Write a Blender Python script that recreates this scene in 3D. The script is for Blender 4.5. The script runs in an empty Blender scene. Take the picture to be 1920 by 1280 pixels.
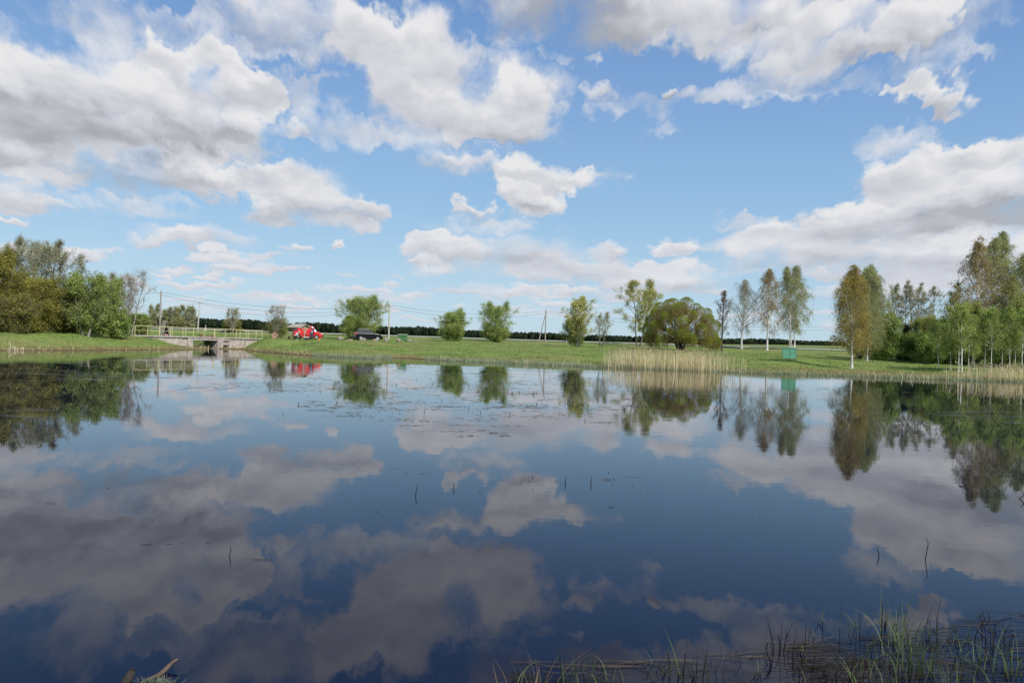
import bpy, math, random
import numpy as np
from mathutils import Vector, Matrix

random.seed(7)
RNG = np.random.default_rng(11)
S = bpy.context.scene
COL = S.collection
R = math.radians

# ------------------------------------------------------------------ camera
CAM_H = 1.7
FPX = 1550.0                       # focal length in pixels of the 1920 wide frame
ROLL = math.atan(0.032)
PITCH = math.atan(4.0 / FPX)
cam_data = bpy.data.cameras.new('camera')
cam = bpy.data.objects.new('camera', cam_data)
COL.objects.link(cam)
cam_data.sensor_width = 36.0
cam_data.lens = FPX / 1920.0 * 36.0
cam_data.clip_start = 0.1
cam_data.clip_end = 9000.0
cam.location = (0, 0, CAM_H)
cam.rotation_mode = 'QUATERNION'
_m = Matrix.Rotation(-ROLL, 4, 'Y') @ Matrix.Rotation(math.pi / 2 + PITCH, 4, 'X')
cam.rotation_quaternion = _m.to_quaternion()
S.camera = cam
_M3 = np.array(_m.to_3x3())


def ray(px, py):
    """direction (world) through a point of the 1920x1280 frame"""
    d = _M3 @ np.array([(px - 960.0) / FPX, (640.0 - py) / FPX, -1.0])
    return d


def at(px, py, Y):
    d = ray(px, py)
    return np.array([0, 0, CAM_H]) + d * (Y / d[1])


def hor(px):
    return 644.0 + 0.032 * (px - 960.0)


# ------------------------------------------------------------------ light
SUN_EL, SUN_AZ = R(43), math.atan2(0.66, -0.75)      # azimuth of the sun, from +Y towards +X
sd = bpy.data.lights.new('sun', 'SUN')
sd.energy = 4.7
sd.angle = R(0.53)
sd.color = (1.0, 0.95, 0.87)
so = bpy.data.objects.new('sun', sd)
COL.objects.link(so)
_s = Vector((math.sin(SUN_AZ) * math.cos(SUN_EL), math.cos(SUN_AZ) * math.cos(SUN_EL), math.sin(SUN_EL)))
so.rotation_euler = _s.to_track_quat('Z', 'Y').to_euler()
so.location = _s * 200

S.view_settings.view_transform = 'Standard'
S.view_settings.look = 'None'
S.view_settings.exposure = 0.0
S.view_settings.gamma = 1.0
S.view_settings.use_curve_mapping = False
S.render.engine = 'CYCLES'
S.cycles.max_bounces = 8
S.cycles.diffuse_bounces = 3
S.cycles.glossy_bounces = 3
S.cycles.transmission_bounces = 4
S.cycles.transparent_max_bounces = 8
S.cycles.use_denoising = True


# ------------------------------------------------------------------ node helper
class NT:
    def __init__(self, tree):
        self.t = tree
        self.n = tree.nodes
        self.l = tree.links

    def node(self, typ, **kw):
        nd = self.n.new(typ)
        for k, v in kw.items():
            setattr(nd, k, v)
        return nd

    def put(self, sock, v):
        if isinstance(v, bpy.types.NodeSocket):
            self.l.new(v, sock)
        elif v is not None:
            sock.default_value = v

    def m(self, op, a, b=None, c=None, clamp=False):
        nd = self.node('ShaderNodeMath', operation=op, use_clamp=clamp)
        self.put(nd.inputs[0], a)
        self.put(nd.inputs[1], b)
        self.put(nd.inputs[2], c)
        return nd.outputs[0]

    def v(self, op, a, b=None, c=None, s=None):
        nd = self.node('ShaderNodeVectorMath', operation=op)
        self.put(nd.inputs[0], a)
        self.put(nd.inputs[1], b)
        if c is not None:
            self.put(nd.inputs[2], c)
        if s is not None:
            self.put(nd.inputs['Scale'], s)
        return nd.outputs['Value'] if op in ('LENGTH', 'DOT_PRODUCT', 'DISTANCE') else nd.outputs[0]

    def xyz(self, x, y, z):
        nd = self.node('ShaderNodeCombineXYZ')
        self.put(nd.inputs[0], x)
        self.put(nd.inputs[1], y)
        self.put(nd.inputs[2], z)
        return nd.outputs[0]

    def sep(self, v):
        nd = self.node('ShaderNodeSeparateXYZ')
        self.put(nd.inputs[0], v)
        return nd.outputs

    def noise(self, v, scale, detail=4.0, rough=0.55, color=False, dist=0.0):
        nd = self.node('ShaderNodeTexNoise')
        self.put(nd.inputs['Vector'], v)
        self.put(nd.inputs['Scale'], scale)
        nd.inputs['Detail'].default_value = detail
        nd.inputs['Roughness'].default_value = rough
        nd.inputs['Distortion'].default_value = dist
        return nd.outputs['Color' if color else 'Fac']

    def ramp(self, x, a, b, lo=0.0, hi=1.0, smooth=True):
        nd = self.node('ShaderNodeMapRange')
        nd.interpolation_type = 'SMOOTHSTEP' if smooth else 'LINEAR'
        nd.clamp = True
        self.put(nd.inputs['Value'], x)
        nd.inputs['From Min'].default_value = a
        nd.inputs['From Max'].default_value = b
        nd.inputs['To Min'].default_value = lo
        nd.inputs['To Max'].default_value = hi
        return nd.outputs[0]

    def mix(self, f, a, b, blend='MIX'):
        nd = self.node('ShaderNodeMix', data_type='RGBA', blend_type=blend)
        nd.clamp_factor = True
        self.put(nd.inputs[0], f)
        self.put(nd.inputs[6], a)
        self.put(nd.inputs[7], b)
        return nd.outputs[2]


# ------------------------------------------------------------------ sky with broken cloud
# cloud banks as directions seen from the pond: azimuth, elevation and their half sizes; the edges and billows come from noise
CLOUDS = [(-60, 165, 300, 125), (200, 175, 230, 100), (395, 190, 125, 92), (478, 258, 58, 46), (262, 312, 195, 52), (410, 342, 75, 24),
          (545, 232, 30, 22), (110, 255, 210, 40), (330, 262, 180, 36),
          (25, 362, 105, 36), (95, 386, 70, 16), (8, 409, 45, 8),
          (572, 345, 122, 44), (600, 388, 150, 36), (640, 424, 78, 18), (510, 398, 50, 18), (700, 385, 55, 16),
          (372, 441, 150, 24), (265, 442, 48, 13), (445, 480, 95, 13), (330, 496, 45, 10), (470, 503, 90, 13), (562, 459, 32, 14),
          (622, 463, 18, 10), (128, 473, 68, 15), (35, 470, 70, 16), (372, 530, 80, 9), (455, 551, 85, 8), (650, 514, 22, 6),
          (640, 541, 75, 8), (730, 533, 38, 9), (240, 536, 50, 12), (560, 560, 60, 7),
          (560, 22, 200, 66), (740, 65, 135, 70), (755, 145, 105, 62), (870, 205, 170, 62), (985, 188, 72, 76), (930, 245, 130, 26),
          (840, 298, 95, 26), (985, 318, 150, 26), (1000, 366, 84, 38), (885, 393, 34, 15), (1132, 180, 42, 26),
          (1268, 174, 26, 13), (1100, 5, 235, 66), (1350, 15, 240, 62), (1430, 100, 120, 40), (1490, 142, 80, 34),
          (1600, 45, 190, 66), (1765, 170, 66, 42),
          (1870, 330, 215, 85), (1770, 385, 235, 62), (1620, 440, 200, 42), (1480, 462, 165, 42), (1680, 490, 240, 46), (1276, 465, 54, 25),
          (1900, 470, 200, 60),
          (950, 478, 205, 42), (840, 462, 92, 30), (825, 443, 36, 15), (1085, 508, 150, 28), (1140, 470, 40, 18),
          (1240, 522, 150, 30), (800, 502, 52, 12), (935, 543, 125, 15), (787, 556, 42, 10), (1050, 566, 80, 9), (1160, 550, 70, 13),
          (866, 583, 22, 6), (1560, 545, 75, 12), (1550, 588, 60, 9), (1730, 545, 110, 14)]
CLOUDS += [(215, 470, 40, 10), (300, 510, 30, 6), (395, 512, 30, 6), (520, 478, 46, 8), (545, 512, 40, 6), (430, 525, 30, 7), (700, 545, 40, 6), (760, 520, 36, 6),
           (560, 575, 60, 5), (850, 545, 50, 8), (905, 560, 40, 6), (990, 548, 50, 8), (1075, 545, 40, 8), (1220, 548, 26, 7), (1120, 575, 50, 5), (960, 575, 50, 5), (720, 578, 50, 5), (350, 560, 60, 6), (470, 585, 70, 4),
           (1330, 545, 50, 9), (1545, 515, 50, 10), (1565, 610, 50, 7), (1410, 590, 60, 6), (1760, 515, 120, 22), (1880, 540, 80, 16), (1660, 530, 70, 12), (1215, 600, 60, 5), (770, 600, 60, 4),
           (90, 330, 90, 22), (20, 290, 90, 26), (330, 100, 110, 40), (480, 180, 60, 40), (1560, 100, 90, 40), (1650, 100, 80, 30), (1290, 60, 80, 40), (640, 95, 60, 30), (850, 120, 60, 40), (1720, 40, 90, 34),
           (1500, 430, 110, 24), (1700, 330, 110, 40), (1600, 395, 110, 26), (1820, 280, 110, 30)]
CLOUDS += [(1765, 175, 50, 30), (1750, 160, 34, 26), (1785, 188, 46, 20), (1722, 185, 26, 14), (1000, 366, 60, 26), (965, 372, 40, 18), (1035, 372, 36, 20), (562, 459, 24, 10), (885, 393, 26, 11), (1276, 465, 42, 18), (622, 463, 14, 8)]
THIN = [(420, 60, 150, 50), (960, 150, 160, 50), (640, 250, 80, 40), (1600, 170, 160, 30), (1440, 60, 160, 50), (500, 330, 120, 40), (250, 380, 150, 20), (930, 420, 160, 20), (1450, 500, 160, 24), (1000, 60, 90, 40), (760, 260, 70, 40), (600, 60, 120, 60), (235, 35, 210, 55), (1190, 205, 90, 30), (1075, 102, 35, 16), (1740, 85, 120, 46), (1820, 25, 150, 44), (1100, 322, 110, 20), (880, 270, 130, 28),
        (560, 190, 60, 60), (1380, 180, 160, 24), (1230, 245, 60, 14), (1560, 420, 130, 40), (1400, 415, 90, 14), (60, 300, 120, 30), (595, 160, 40, 24),
        (1700, 260, 110, 40), (480, 60, 90, 50), (1790, 125, 120, 22), (700, 560, 170, 12), (1030, 590, 200, 10), (1350, 600, 150, 14), (440, 580, 200, 8)]
DARK = [(1100, 10, 175, 62, 0.85), (60, 222, 240, 46, 0.75), (340, 255, 210, 22, 0.7), (270, 335, 160, 24, 0.7), (1880, 405, 170, 30, 0.6), (1720, 425, 260, 22, 0.5),
        (1000, 492, 190, 14, 0.45), (1260, 535, 130, 12, 0.4), (1600, 500, 260, 16, 0.4), (640, 405, 120, 10, 0.3), (1010, 385, 70, 10, 0.45)]


def build_sky():
    w = bpy.data.worlds.new('World')
    S.world = w
    w.use_nodes = True
    t = NT(w.node_tree)
    t.n.clear()
    sky = t.node('ShaderNodeTexSky', sky_type='NISHITA')
    sky.sun_disc = False
    sky.sun_elevation = SUN_EL
    sky.sun_rotation = SUN_AZ
    sky.altitude = 50
    sky.air_density = SKY_AIR
    sky.dust_density = SKY_DUST
    sky.ozone_density = SKY_OZONE
    d = t.v('NORMALIZE', t.node('ShaderNodeTexCoord').outputs['Generated'])
    x, y, z = t.sep(d)
    az = t.m('ARCTAN2', x, y)
    el = t.m('ARCSINE', z)
    # noise domain shrinks towards the horizon like a real cloud layer
    elp = t.m('MAXIMUM', el, 0.0)
    px_ = t.m('MULTIPLY', t.m('DIVIDE', az, t.m('ADD', elp, 0.9)), 6.5)
    p = t.xyz(px_, t.m('MULTIPLY', t.m('LOGARITHM', t.m('ADD', elp, 0.10), math.e), 1.9), 3.7)
    warp = t.v('SUBTRACT', t.noise(p, 3.0, 4.0, 0.60, color=True), (0.5, 0.5, 0.5))
    amp = t.m('MULTIPLY', t.m('ADD', elp, 0.10), 0.40)
    q = t.v('ADD', t.xyz(az, el, 0.0), t.v('SCALE', t.v('MULTIPLY', warp, (1.0, 0.7, 0.0)), s=amp))
    fb = t.noise(p, 3.6, 7.0, 0.60)
    ps = t.v('MULTIPLY', p, (0.50, 1.15, 1.0))
    soft = t.noise(ps, 3.3, 3.0, 0.5)
    soft2 = t.noise(t.v('ADD', ps, (0.02, 0.10, 0.0)), 3.3, 3.0, 0.5)
    big = t.noise(p, 1.1, 2.0, 0.5)
    relief = t.m('SUBTRACT', soft, soft2)
    n0 = t.m('SUBTRACT', fb, 0.5)
    gain = t.ramp(el, 0.04, 0.22, 0.85, 1.55)
    softness = t.ramp(t.noise(p, 1.9, 1.0, 0.5), 0.36, 0.60, 0.55, 1.55)
    hz = t.ramp(el, 0.02, 0.20, 0.60, 0.0)
    away = t.m('MAXIMUM', t.ramp(t.m('ABSOLUTE', az), 0.60, 0.75), t.ramp(el, 0.46, 0.60))
    gen = t.m('MULTIPLY', t.m('MULTIPLY', t.ramp(big, 0.47, 0.62), away), 0.7)

    # clear air: physical sky overhead, paler towards the horizon
    cs_ = t.node('ShaderNodeValToRGB')
    t.put(cs_.inputs[0], t.m('MULTIPLY', elp, 2.0))
    ee = cs_.color_ramp.elements
    for i, (pos, c) in enumerate(SKY_BANDS):
        k = ee[i] if i < 2 else ee.new(pos)
        k.position = pos
        k.color = (c[0], c[1], c[2], 1)
    bands = t.mix(1.0, cs_.outputs[0], (1 / SKY_STRENGTH,) * 3 + (1,), 'MULTIPLY')
    skyc = t.mix(t.ramp(el, 0.40, 0.75, 0.85, 0.0), sky.outputs[0], bands)

    def centre(px, py):
        dd = ray(px, py)
        dd = dd / np.linalg.norm(dd)
        return math.atan2(dd[0], dd[1]), math.asin(dd[2]), math.cos(math.atan((px - 960) / FPX))

    def ell(lst):
        out = []
        for b in lst:
            ca, ce, c = centre(b[0], b[1])
            out.append((ca, ce, b[2] / FPX * c * c * 1.06, b[3] / FPX * c * 1.10) + tuple(b[4:]))
        return out

    C_, T_, D_ = ell(CLOUDS), ell(THIN), ell(DARK)
    chain = [None]

    def after(t, vec, prev):
        # keeps the long node chain in order, so that the renderer needs few registers at once
        return vec if prev is None else t.v('MULTIPLY_ADD', prev, (1e-9, 1e-9, 0), vec)

    def sel(lst, box, grow):
        a0, a1, e0, e1 = box
        o = []
        for b in lst:
            m = 0.035 + 0.10 * max(b[1], 0)
            if b[0] + b[2] * grow + m > a0 and b[0] - b[2] * grow - m < a1 and b[1] + b[3] * grow + m > e0 and b[1] - b[3] * grow - m < e1:
                o.append(b)
        return o

    def field(t, q, lst, shade):
        acc = vec = None
        for ca, ce, rx, ry in lst:
            qq = t.v('MULTIPLY_ADD', after(t, q, chain[0]), (1 / rx, 1 / ry, 0), (-ca / rx, -ce / ry, 0))
            f = t.m('SUBTRACT', 1.0, t.v('DOT_PRODUCT', qq, qq), clamp=True)
            acc = f if acc is None else t.m('ADD', acc, f)
            if shade:
                g = t.v('SCALE', qq, s=f)
                vec = g if vec is None else t.v('ADD', vec, g)
            chain[0] = acc if vec is None else vec
        return acc, vec

    def cloud(cl, th, dk):
        """the colour of one part of the sky, as a node group of its own"""
        chain[0] = None
        gt = bpy.data.node_groups.new('clouds', 'ShaderNodeTree')
        for nm, ty in (('q', 'Vector'), ('n0', 'Float'), ('relief', 'Float'), ('gen', 'Float'), ('sky', 'Color'), ('gain', 'Float'), ('haze', 'Float'), ('soft', 'Float')):
            gt.interface.new_socket(name=nm, in_out='INPUT', socket_type='NodeSocket' + ty)
        gt.interface.new_socket(name='colour', in_out='OUTPUT', socket_type='NodeSocketColor')
        g_ = NT(gt)
        gi = g_.node('NodeGroupInput')
        gq, gn0, grel, ggen, gsky, gk, ghz, gsf = [gi.outputs[i] for i in range(8)]
        F, V = field(g_, gq, cl, True)
        if F is None:
            Fm, sy = ggen, 0.0
        else:
            Fm = g_.m('MAXIMUM', F, ggen)
            sy = g_.m('DIVIDE', g_.sep(V)[1], g_.m('ADD', F, 0.05))
        rho = g_.m('MULTIPLY_ADD', gn0, gk, Fm)
        a = g_.m('MULTIPLY', g_.ramp(g_.m('DIVIDE', g_.m('SUBTRACT', rho, 0.0), gsf), 0.0, 1.0), g_.ramp(Fm, 0.0, 0.12))
        T, _ = field(g_, gq, th, False)
        if T is not None:
            tn = g_.m('MULTIPLY', g_.ramp(g_.m('MULTIPLY_ADD', gn0, 3.0, g_.m('MINIMUM', T, 0.8)), 0.10, 1.4), 0.80)
            a = g_.m('MAXIMUM', a, g_.m('MULTIPLY', tn, g_.ramp(T, 0.0, 0.3)))
        D = None
        for ca, ce, rx, ry, sg in dk:
            qq = g_.v('MULTIPLY_ADD', after(g_, gq, chain[0]), (1 / rx, 1 / ry, 0), (-ca / rx, -ce / ry, 0))
            f = g_.m('MULTIPLY', g_.ramp(g_.v('LENGTH', qq), 1.5, 0.1), sg)
            D = f if D is None else g_.m('MAXIMUM', D, f)
            chain[0] = D
        br = g_.m('MULTIPLY_ADD', sy, 0.62, 0.76)
        br = g_.m('MULTIPLY_ADD', grel, 1.7, br)
        br = g_.m('MULTIPLY_ADD', gn0, 0.40, br)
        br = g_.m('MULTIPLY_ADD', g_.ramp(rho, 0.5, 1.6), -0.12, br)
        if D is not None:
            br = g_.m('MULTIPLY_ADD', D, -0.72, br)
        cr = g_.node('ShaderNodeValToRGB')
        g_.put(cr.inputs[0], br)
        els = cr.color_ramp.elements
        els[0].position, els[0].color = 0.0, (0.40, 0.415, 0.455, 1)
        els[1].position, els[1].color = 1.0, (0.81, 0.81, 0.825, 1)
        els.new(0.40).color = (0.57, 0.59, 0.645, 1)
        els.new(0.72).color = (0.69, 0.70, 0.74, 1)
        hazy = g_.mix(ghz, cr.outputs[0], (0.66, 0.70, 0.78, 1))
        cloudc = g_.v('SCALE', hazy, s=1 / SKY_STRENGTH)
        go = g_.node('NodeGroupOutput')
        g_.put(go.inputs[0], g_.mix(a, gsky, cloudc))
        gn = t.node('ShaderNodeGroup')
        gn.node_tree = gt
        for i, sck in enumerate((q, n0, relief, gen, skyc, gain, hz, softness)):
            t.put(gn.inputs[i], sck)
        bg = t.node('ShaderNodeBackground')
        t.put(bg.inputs[0], gn.outputs[0])
        bg.inputs[1].default_value = SKY_STRENGTH
        return bg.outputs[0]

    def mixs(f, a, b):
        mx = t.node('ShaderNodeMixShader')
        t.put(mx.inputs[0], f)
        t.l.new(a, mx.inputs[1])
        t.l.new(b, mx.inputs[2])
        return mx.outputs[0]

    AZ = [-0.80, -0.42, -0.22, -0.02, 0.18, 0.38, 0.80]
    EL = [-0.05, 0.12, 0.24, 0.65]

    def tree(i0, i1, j0, j1):
        if i1 - i0 == 1 and j1 - j0 == 1:
            box = (AZ[i0], AZ[i1], EL[j0], EL[j1])
            return cloud(sel(C_, box, 1.0), sel(T_, box, 1.0), sel(D_, box, 1.5))
        if i1 - i0 >= j1 - j0:
            k = (i0 + i1) // 2
            return mixs(t.m('GREATER_THAN', az, AZ[k]), tree(i0, k, j0, j1), tree(k, i1, j0, j1))
        k = (j0 + j1) // 2
        return mixs(t.m('GREATER_THAN', el, EL[k]), tree(i0, i1, j0, k), tree(i0, i1, k, j1))

    front = tree(0, len(AZ) - 1, 0, len(EL) - 1)
    inside = t.m('MULTIPLY', t.m('LESS_THAN', t.m('ABSOLUTE', az), 0.80), t.m('LESS_THAN', t.m('ABSOLUTE', t.m('SUBTRACT', el, 0.30)), 0.35))
    out = t.node('ShaderNodeOutputWorld')
    t.l.new(mixs(inside, cloud([], [], []), front), out.inputs[0])
    w.cycles.sampling_method = 'NONE'


SKY_AIR, SKY_DUST, SKY_OZONE = 1.0, 0.6, 2.0
SKY_STRENGTH = 0.15
SKY_BANDS = [(0.0, (0.50, 0.67, 0.80)), (1.0, (0.11, 0.24, 0.53)), (0.08, (0.44, 0.63, 0.79)), (0.31, (0.30, 0.51, 0.75)), (0.56, (0.215, 0.39, 0.68)), (0.78, (0.150, 0.30, 0.60))]
build_sky()


# ------------------------------------------------------------------ object helpers
def tag(o, label=None, cat=None, group=None, kind=None):
    if label:
        o['label'] = label
    if cat:
        o['category'] = cat
    if group:
        o['group'] = group
    if kind:
        o['kind'] = kind
    return o


def empty(name, loc=(0, 0, 0), rz=0.0):
    o = bpy.data.objects.new(name, None)
    COL.objects.link(o)
    o.location = Vector([float(c) for c in loc])
    o.rotation_euler = (0, 0, rz)
    o.empty_display_size = 0.3
    return o


def link(name, me, parent=None, mats=()):
    o = bpy.data.objects.new(name, me)
    COL.objects.link(o)
    for m in mats:
        me.materials.append(m)
    if parent is not None:
        o.parent = parent
    return o


def copy_tree(o, parent=None):
    c = o.copy()
    COL.objects.link(c)
    c.parent = parent
    for ch in o.children:
        copy_tree(ch, c)
    return c


class MB:
    """collects simple shapes into one mesh"""

    def __init__(self):
        self.v, self.f, self.mi = [], [], []

    def add(self, vs, fs, mi=0):
        n = len(self.v)
        self.v += [tuple(float(c) for c in p) for p in vs]
        self.f += [tuple(i + n for i in f) for f in fs]
        self.mi += [mi] * len(fs)
        return self

    def box(self, c, s, rz=0.0, mi=0, rx=0.0, ry=0.0, taper=1.0):
        x, y, z = s[0] / 2, s[1] / 2, s[2] / 2
        vs = [(-x, -y, -z), (x, -y, -z), (x, y, -z), (-x, y, -z), (-x * taper, -y * taper, z), (x * taper, -y * taper, z), (x * taper, y * taper, z), (-x * taper, y * taper, z)]
        M = Matrix.Translation(c) @ Matrix.Rotation(rz, 4, 'Z') @ Matrix.Rotation(ry, 4, 'Y') @ Matrix.Rotation(rx, 4, 'X')
        return self.add([M @ Vector(p) for p in vs], [(0, 3, 2, 1), (4, 5, 6, 7), (0, 1, 5, 4), (1, 2, 6, 5), (2, 3, 7, 6), (3, 0, 4, 7)], mi)

    def bar(self, a, b, w, h=None, mi=0):
        """square bar from a to b"""
        a, b = Vector(a), Vector(b)
        h = h or w
        d = (b - a).normalized()
        up = Vector((0, 0, 1)) if abs(d.z) < 0.95 else Vector((0, 1, 0))
        s = d.cross(up).normalized()
        u = s.cross(d).normalized()
        vs = [p + s * (i * w / 2) + u * (j * h / 2) for p in (a, b) for i, j in ((-1, -1), (1, -1), (1, 1), (-1, 1))]
        return self.add(vs, [(0, 1, 2, 3), (7, 6, 5, 4), (0, 4, 5, 1), (1, 5, 6, 2), (2, 6, 7, 3), (3, 7, 4, 0)], mi)

    def tube(self, pts, rads, n=8, mi=0, cap=True):
        pts = [Vector(p) for p in pts]
        if not hasattr(rads, '__len__'):
            rads = [rads] * len(pts)
        vs, fs = [], []
        for i, p in enumerate(pts):
            d = (pts[min(i + 1, len(pts) - 1)] - pts[max(i - 1, 0)]).normalized()
            a = Vector((1, 0, 0)) if abs(d.x) < 0.9 else Vector((0, 1, 0))
            s = d.cross(a).normalized()
            u = d.cross(s).normalized()
            for k in range(n):
                an = 2 * math.pi * k / n
                vs.append(p + (s * math.cos(an) + u * math.sin(an)) * rads[i])
        for i in range(len(pts) - 1):
            for k in range(n):
                k2 = (k + 1) % n
                fs.append((i * n + k, i * n + k2, (i + 1) * n + k2, (i + 1) * n + k))
        if cap:
            fs.append(tuple(range(n)))
            fs.append(tuple((len(pts) - 1) * n + k for k in reversed(range(n))))
        return self.add(vs, fs, mi)

    def prism(self, poly, y0, y1, mi=0, s1=1.0, c1=None):
        """polygon in x,z pushed from y0 to y1"""
        n = len(poly)
        vs = [(p[0], y0, p[1]) for p in poly] + [(p[0], y1, p[1]) for p in poly]
        fs = [tuple(range(n)), tuple(reversed(range(n, 2 * n)))]
        for i in range(n):
            j = (i + 1) % n
            fs.append((j, i, i + n, j + n))
        return self.add(vs, fs, mi)

    def build(self, name, mats, parent=None, bevel=0.0, seg=2, smooth=False):
        me = bpy.data.meshes.new(name)
        me.from_pydata(self.v, [], self.f)
        me.update()
        if any(self.mi):
            me.polygons.foreach_set('material_index', self.mi)
        if not isinstance(mats, (list, tuple)):
            mats = [mats]
        o = link(name, me, parent, mats)
        if smooth:
            me.polygons.foreach_set('use_smooth', [True] * len(me.polygons))
        if bevel > 0:
            b = o.modifiers.new('bevel', 'BEVEL')
            b.width = bevel
            b.segments = seg
            b.limit_method = 'ANGLE'
            b.angle_limit = R(35)
        return o


def np_mesh(name, V, F, mi=None, mats=(), parent=None, smooth=False):
    """V (n,3); F (m,k) with one k"""
    me = bpy.data.meshes.new(name)
    V = np.asarray(V, dtype=np.float32)
    if not isinstance(F, list):
        F = [F]
    if mi is None:
        mi = [0] * len(F)
    counts = [len(f) for f in F]
    ks = [f.shape[1] for f in F]
    nl = sum(c * k for c, k in zip(counts, ks))
    me.vertices.add(len(V))
    me.vertices.foreach_set('co', V.ravel())
    me.loops.add(nl)
    me.loops.foreach_set('vertex_index', np.concatenate([f.ravel() for f in F]).astype(np.int32))
    me.polygons.add(sum(counts))
    starts, off = [], 0
    for c, k in zip(counts, ks):
        starts.append(off + np.arange(c) * k)
        off += c * k
    me.polygons.foreach_set('loop_start', np.concatenate(starts).astype(np.int32))
    me.polygons.foreach_set('material_index', np.concatenate([np.full(c, m) for c, m in zip(counts, mi)]).astype(np.int32))
    if smooth:
        me.polygons.foreach_set('use_smooth', np.ones(sum(counts), dtype=bool))
    me.update(calc_edges=True)
    me.validate()
    return link(name, me, parent, mats)


# ------------------------------------------------------------------ materials
def mat(name, build):
    m = bpy.data.materials.new(name)
    m.use_nodes = True
    t = NT(m.node_tree)
    t.n.clear()
    out = t.node('ShaderNodeOutputMaterial')
    t.l.new(build(t), out.inputs[0])
    return m


def principled(t, col, rough=0.7, **kw):
    b = t.node('ShaderNodeBsdfPrincipled')
    t.put(b.inputs['Base Color'], col)
    t.put(b.inputs['Roughness'], rough)
    for k, v in kw.items():
        t.put(b.inputs[k.replace('_', ' ')], v)
    return b.outputs[0]


def rgb(c):
    return (c[0], c[1], c[2], 1.0)


def pos(t):
    return t.node('ShaderNodeNewGeometry').outputs['Position']


def objc(t):
    return t.node('ShaderNodeTexCoord').outputs['Object']


def leaf_mat(name, cols, trans=0.43, spread=0.25, rough=0.6):
    """leaves: each leaf takes its own shade between the given colours"""
    def f(t):
        r = t.node('ShaderNodeNewGeometry').outputs['Random Per Island']
        cr = t.node('ShaderNodeValToRGB')
        t.put(cr.inputs[0], r)
        e = cr.color_ramp.elements
        n = len(cols)
        for i, c in enumerate(cols):
            k = e[i] if i < 2 else e.new(i / (n - 1))
            k.position = i / (n - 1)
            k.color = rgb(c)
        big = t.noise(pos(t), 0.55, 2.0, 0.5)
        c = t.v('SCALE', cr.outputs[0], s=t.ramp(big, 0.3, 0.7, 1 - spread, 1 + spread))
        d = t.node('ShaderNodeBsdfDiffuse')
        t.put(d.inputs[0], c)
        tr = t.node('ShaderNodeBsdfTranslucent')
        t.put(tr.inputs[0], t.v('MULTIPLY', c, (1.15, 1.2, 0.7)))
        mx = t.node('ShaderNodeMixShader')
        mx.inputs[0].default_value = trans
        t.l.new(d.outputs[0], mx.inputs[1])
        t.l.new(tr.outputs[0], mx.inputs[2])
        return mx.outputs[0]
    return mat(name, f)


def bark_mat(name, c1, c2, scale=6.0):
    def f(t):
        v = t.v('MULTIPLY', objc(t), (1.0, 1.0, 0.35))
        n = t.noise(v, scale, 4.0, 0.6)
        b = t.node('ShaderNodeBump')
        b.inputs['Strength'].default_value = 0.5
        b.inputs['Distance'].default_value = 0.03
        t.put(b.inputs['Height'], n)
        return principled(t, t.mix(t.ramp(n, 0.35, 0.65), rgb(c1), rgb(c2)), 0.9, Normal=b.outputs[0])
    return mat(name, f)


def birch_bark():
    def f(t):
        v = t.v('MULTIPLY', objc(t), (0.6, 0.6, 2.6))
        n = t.noise(v, 2.2, 4.0, 0.65)
        hi = t.sep(objc(t))[2]
        base = t.mix(t.ramp(n, 0.54, 0.62), rgb((0.62, 0.60, 0.56)), rgb((0.03, 0.028, 0.025)))
        return principled(t, base, 0.8)
    return mat('birch_bark', f)


def flat_mat(name, c, rough=0.6, var=0.12, scale=4.0, **kw):
    def f(t):
        n = t.noise(objc(t), scale, 4.0, 0.6)
        cc = t.v('SCALE', rgb(c)[:3], s=t.ramp(n, 0.3, 0.7, 1 - var, 1 + var))
        return principled(t, cc, rough, **kw)
    return mat(name, f)


M = {}


def ground_mat():
    def f(t):
        P = pos(t)
        x, y, z = t.sep(P)
        n1 = t.noise(P, 0.10, 5.0, 0.6)
        n2 = t.noise(P, 0.55, 5.0, 0.65)
        n3 = t.noise(P, 3.0, 4.0, 0.6)
        g = t.mix(t.ramp(n2, 0.35, 0.68), rgb((0.130, 0.195, 0.046)), rgb((0.205, 0.268, 0.076)))
        g = t.mix(t.ramp(n1, 0.46, 0.66), g, rgb((0.225, 0.225, 0.085)))
        g = t.mix(t.ramp(n3, 0.50, 0.75, 0.0, 0.30), g, rgb((0.065, 0.105, 0.025)))
        # last year's straw and mud in a belt along the water
        zz = t.m('MULTIPLY_ADD', t.m('SUBTRACT', n2, 0.5), 0.9, z)
        straw = t.mix(t.ramp(n3, 0.35, 0.7), rgb((0.235, 0.185, 0.095)), rgb((0.120, 0.100, 0.045)))
        g = t.mix(t.ramp(zz, 0.10, 0.42, 0.85, 0.0), g, straw)
        g = t.mix(t.ramp(t.m('MULTIPLY_ADD', n3, 0.08, z), 0.03, 0.10, 1.0, 0.0), g, rgb((0.045, 0.036, 0.022)))
        # the wide field past the road
        fld = t.mix(n1, rgb((0.135, 0.190, 0.055)), rgb((0.185, 0.215, 0.085)))
        g = t.mix(t.ramp(y, 178.0, 184.0), g, fld)
        b = t.node('ShaderNodeBump')
        b.inputs['Strength'].default_value = 0.9
        b.inputs['Distance'].default_value = 0.25
        t.put(b.inputs['Height'], t.m('ADD', n2, n3))
        return principled(t, g, 0.95, Normal=b.outputs[0], Specular_IOR_Level=0.1)
    return mat('meadow_ground', f)


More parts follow.
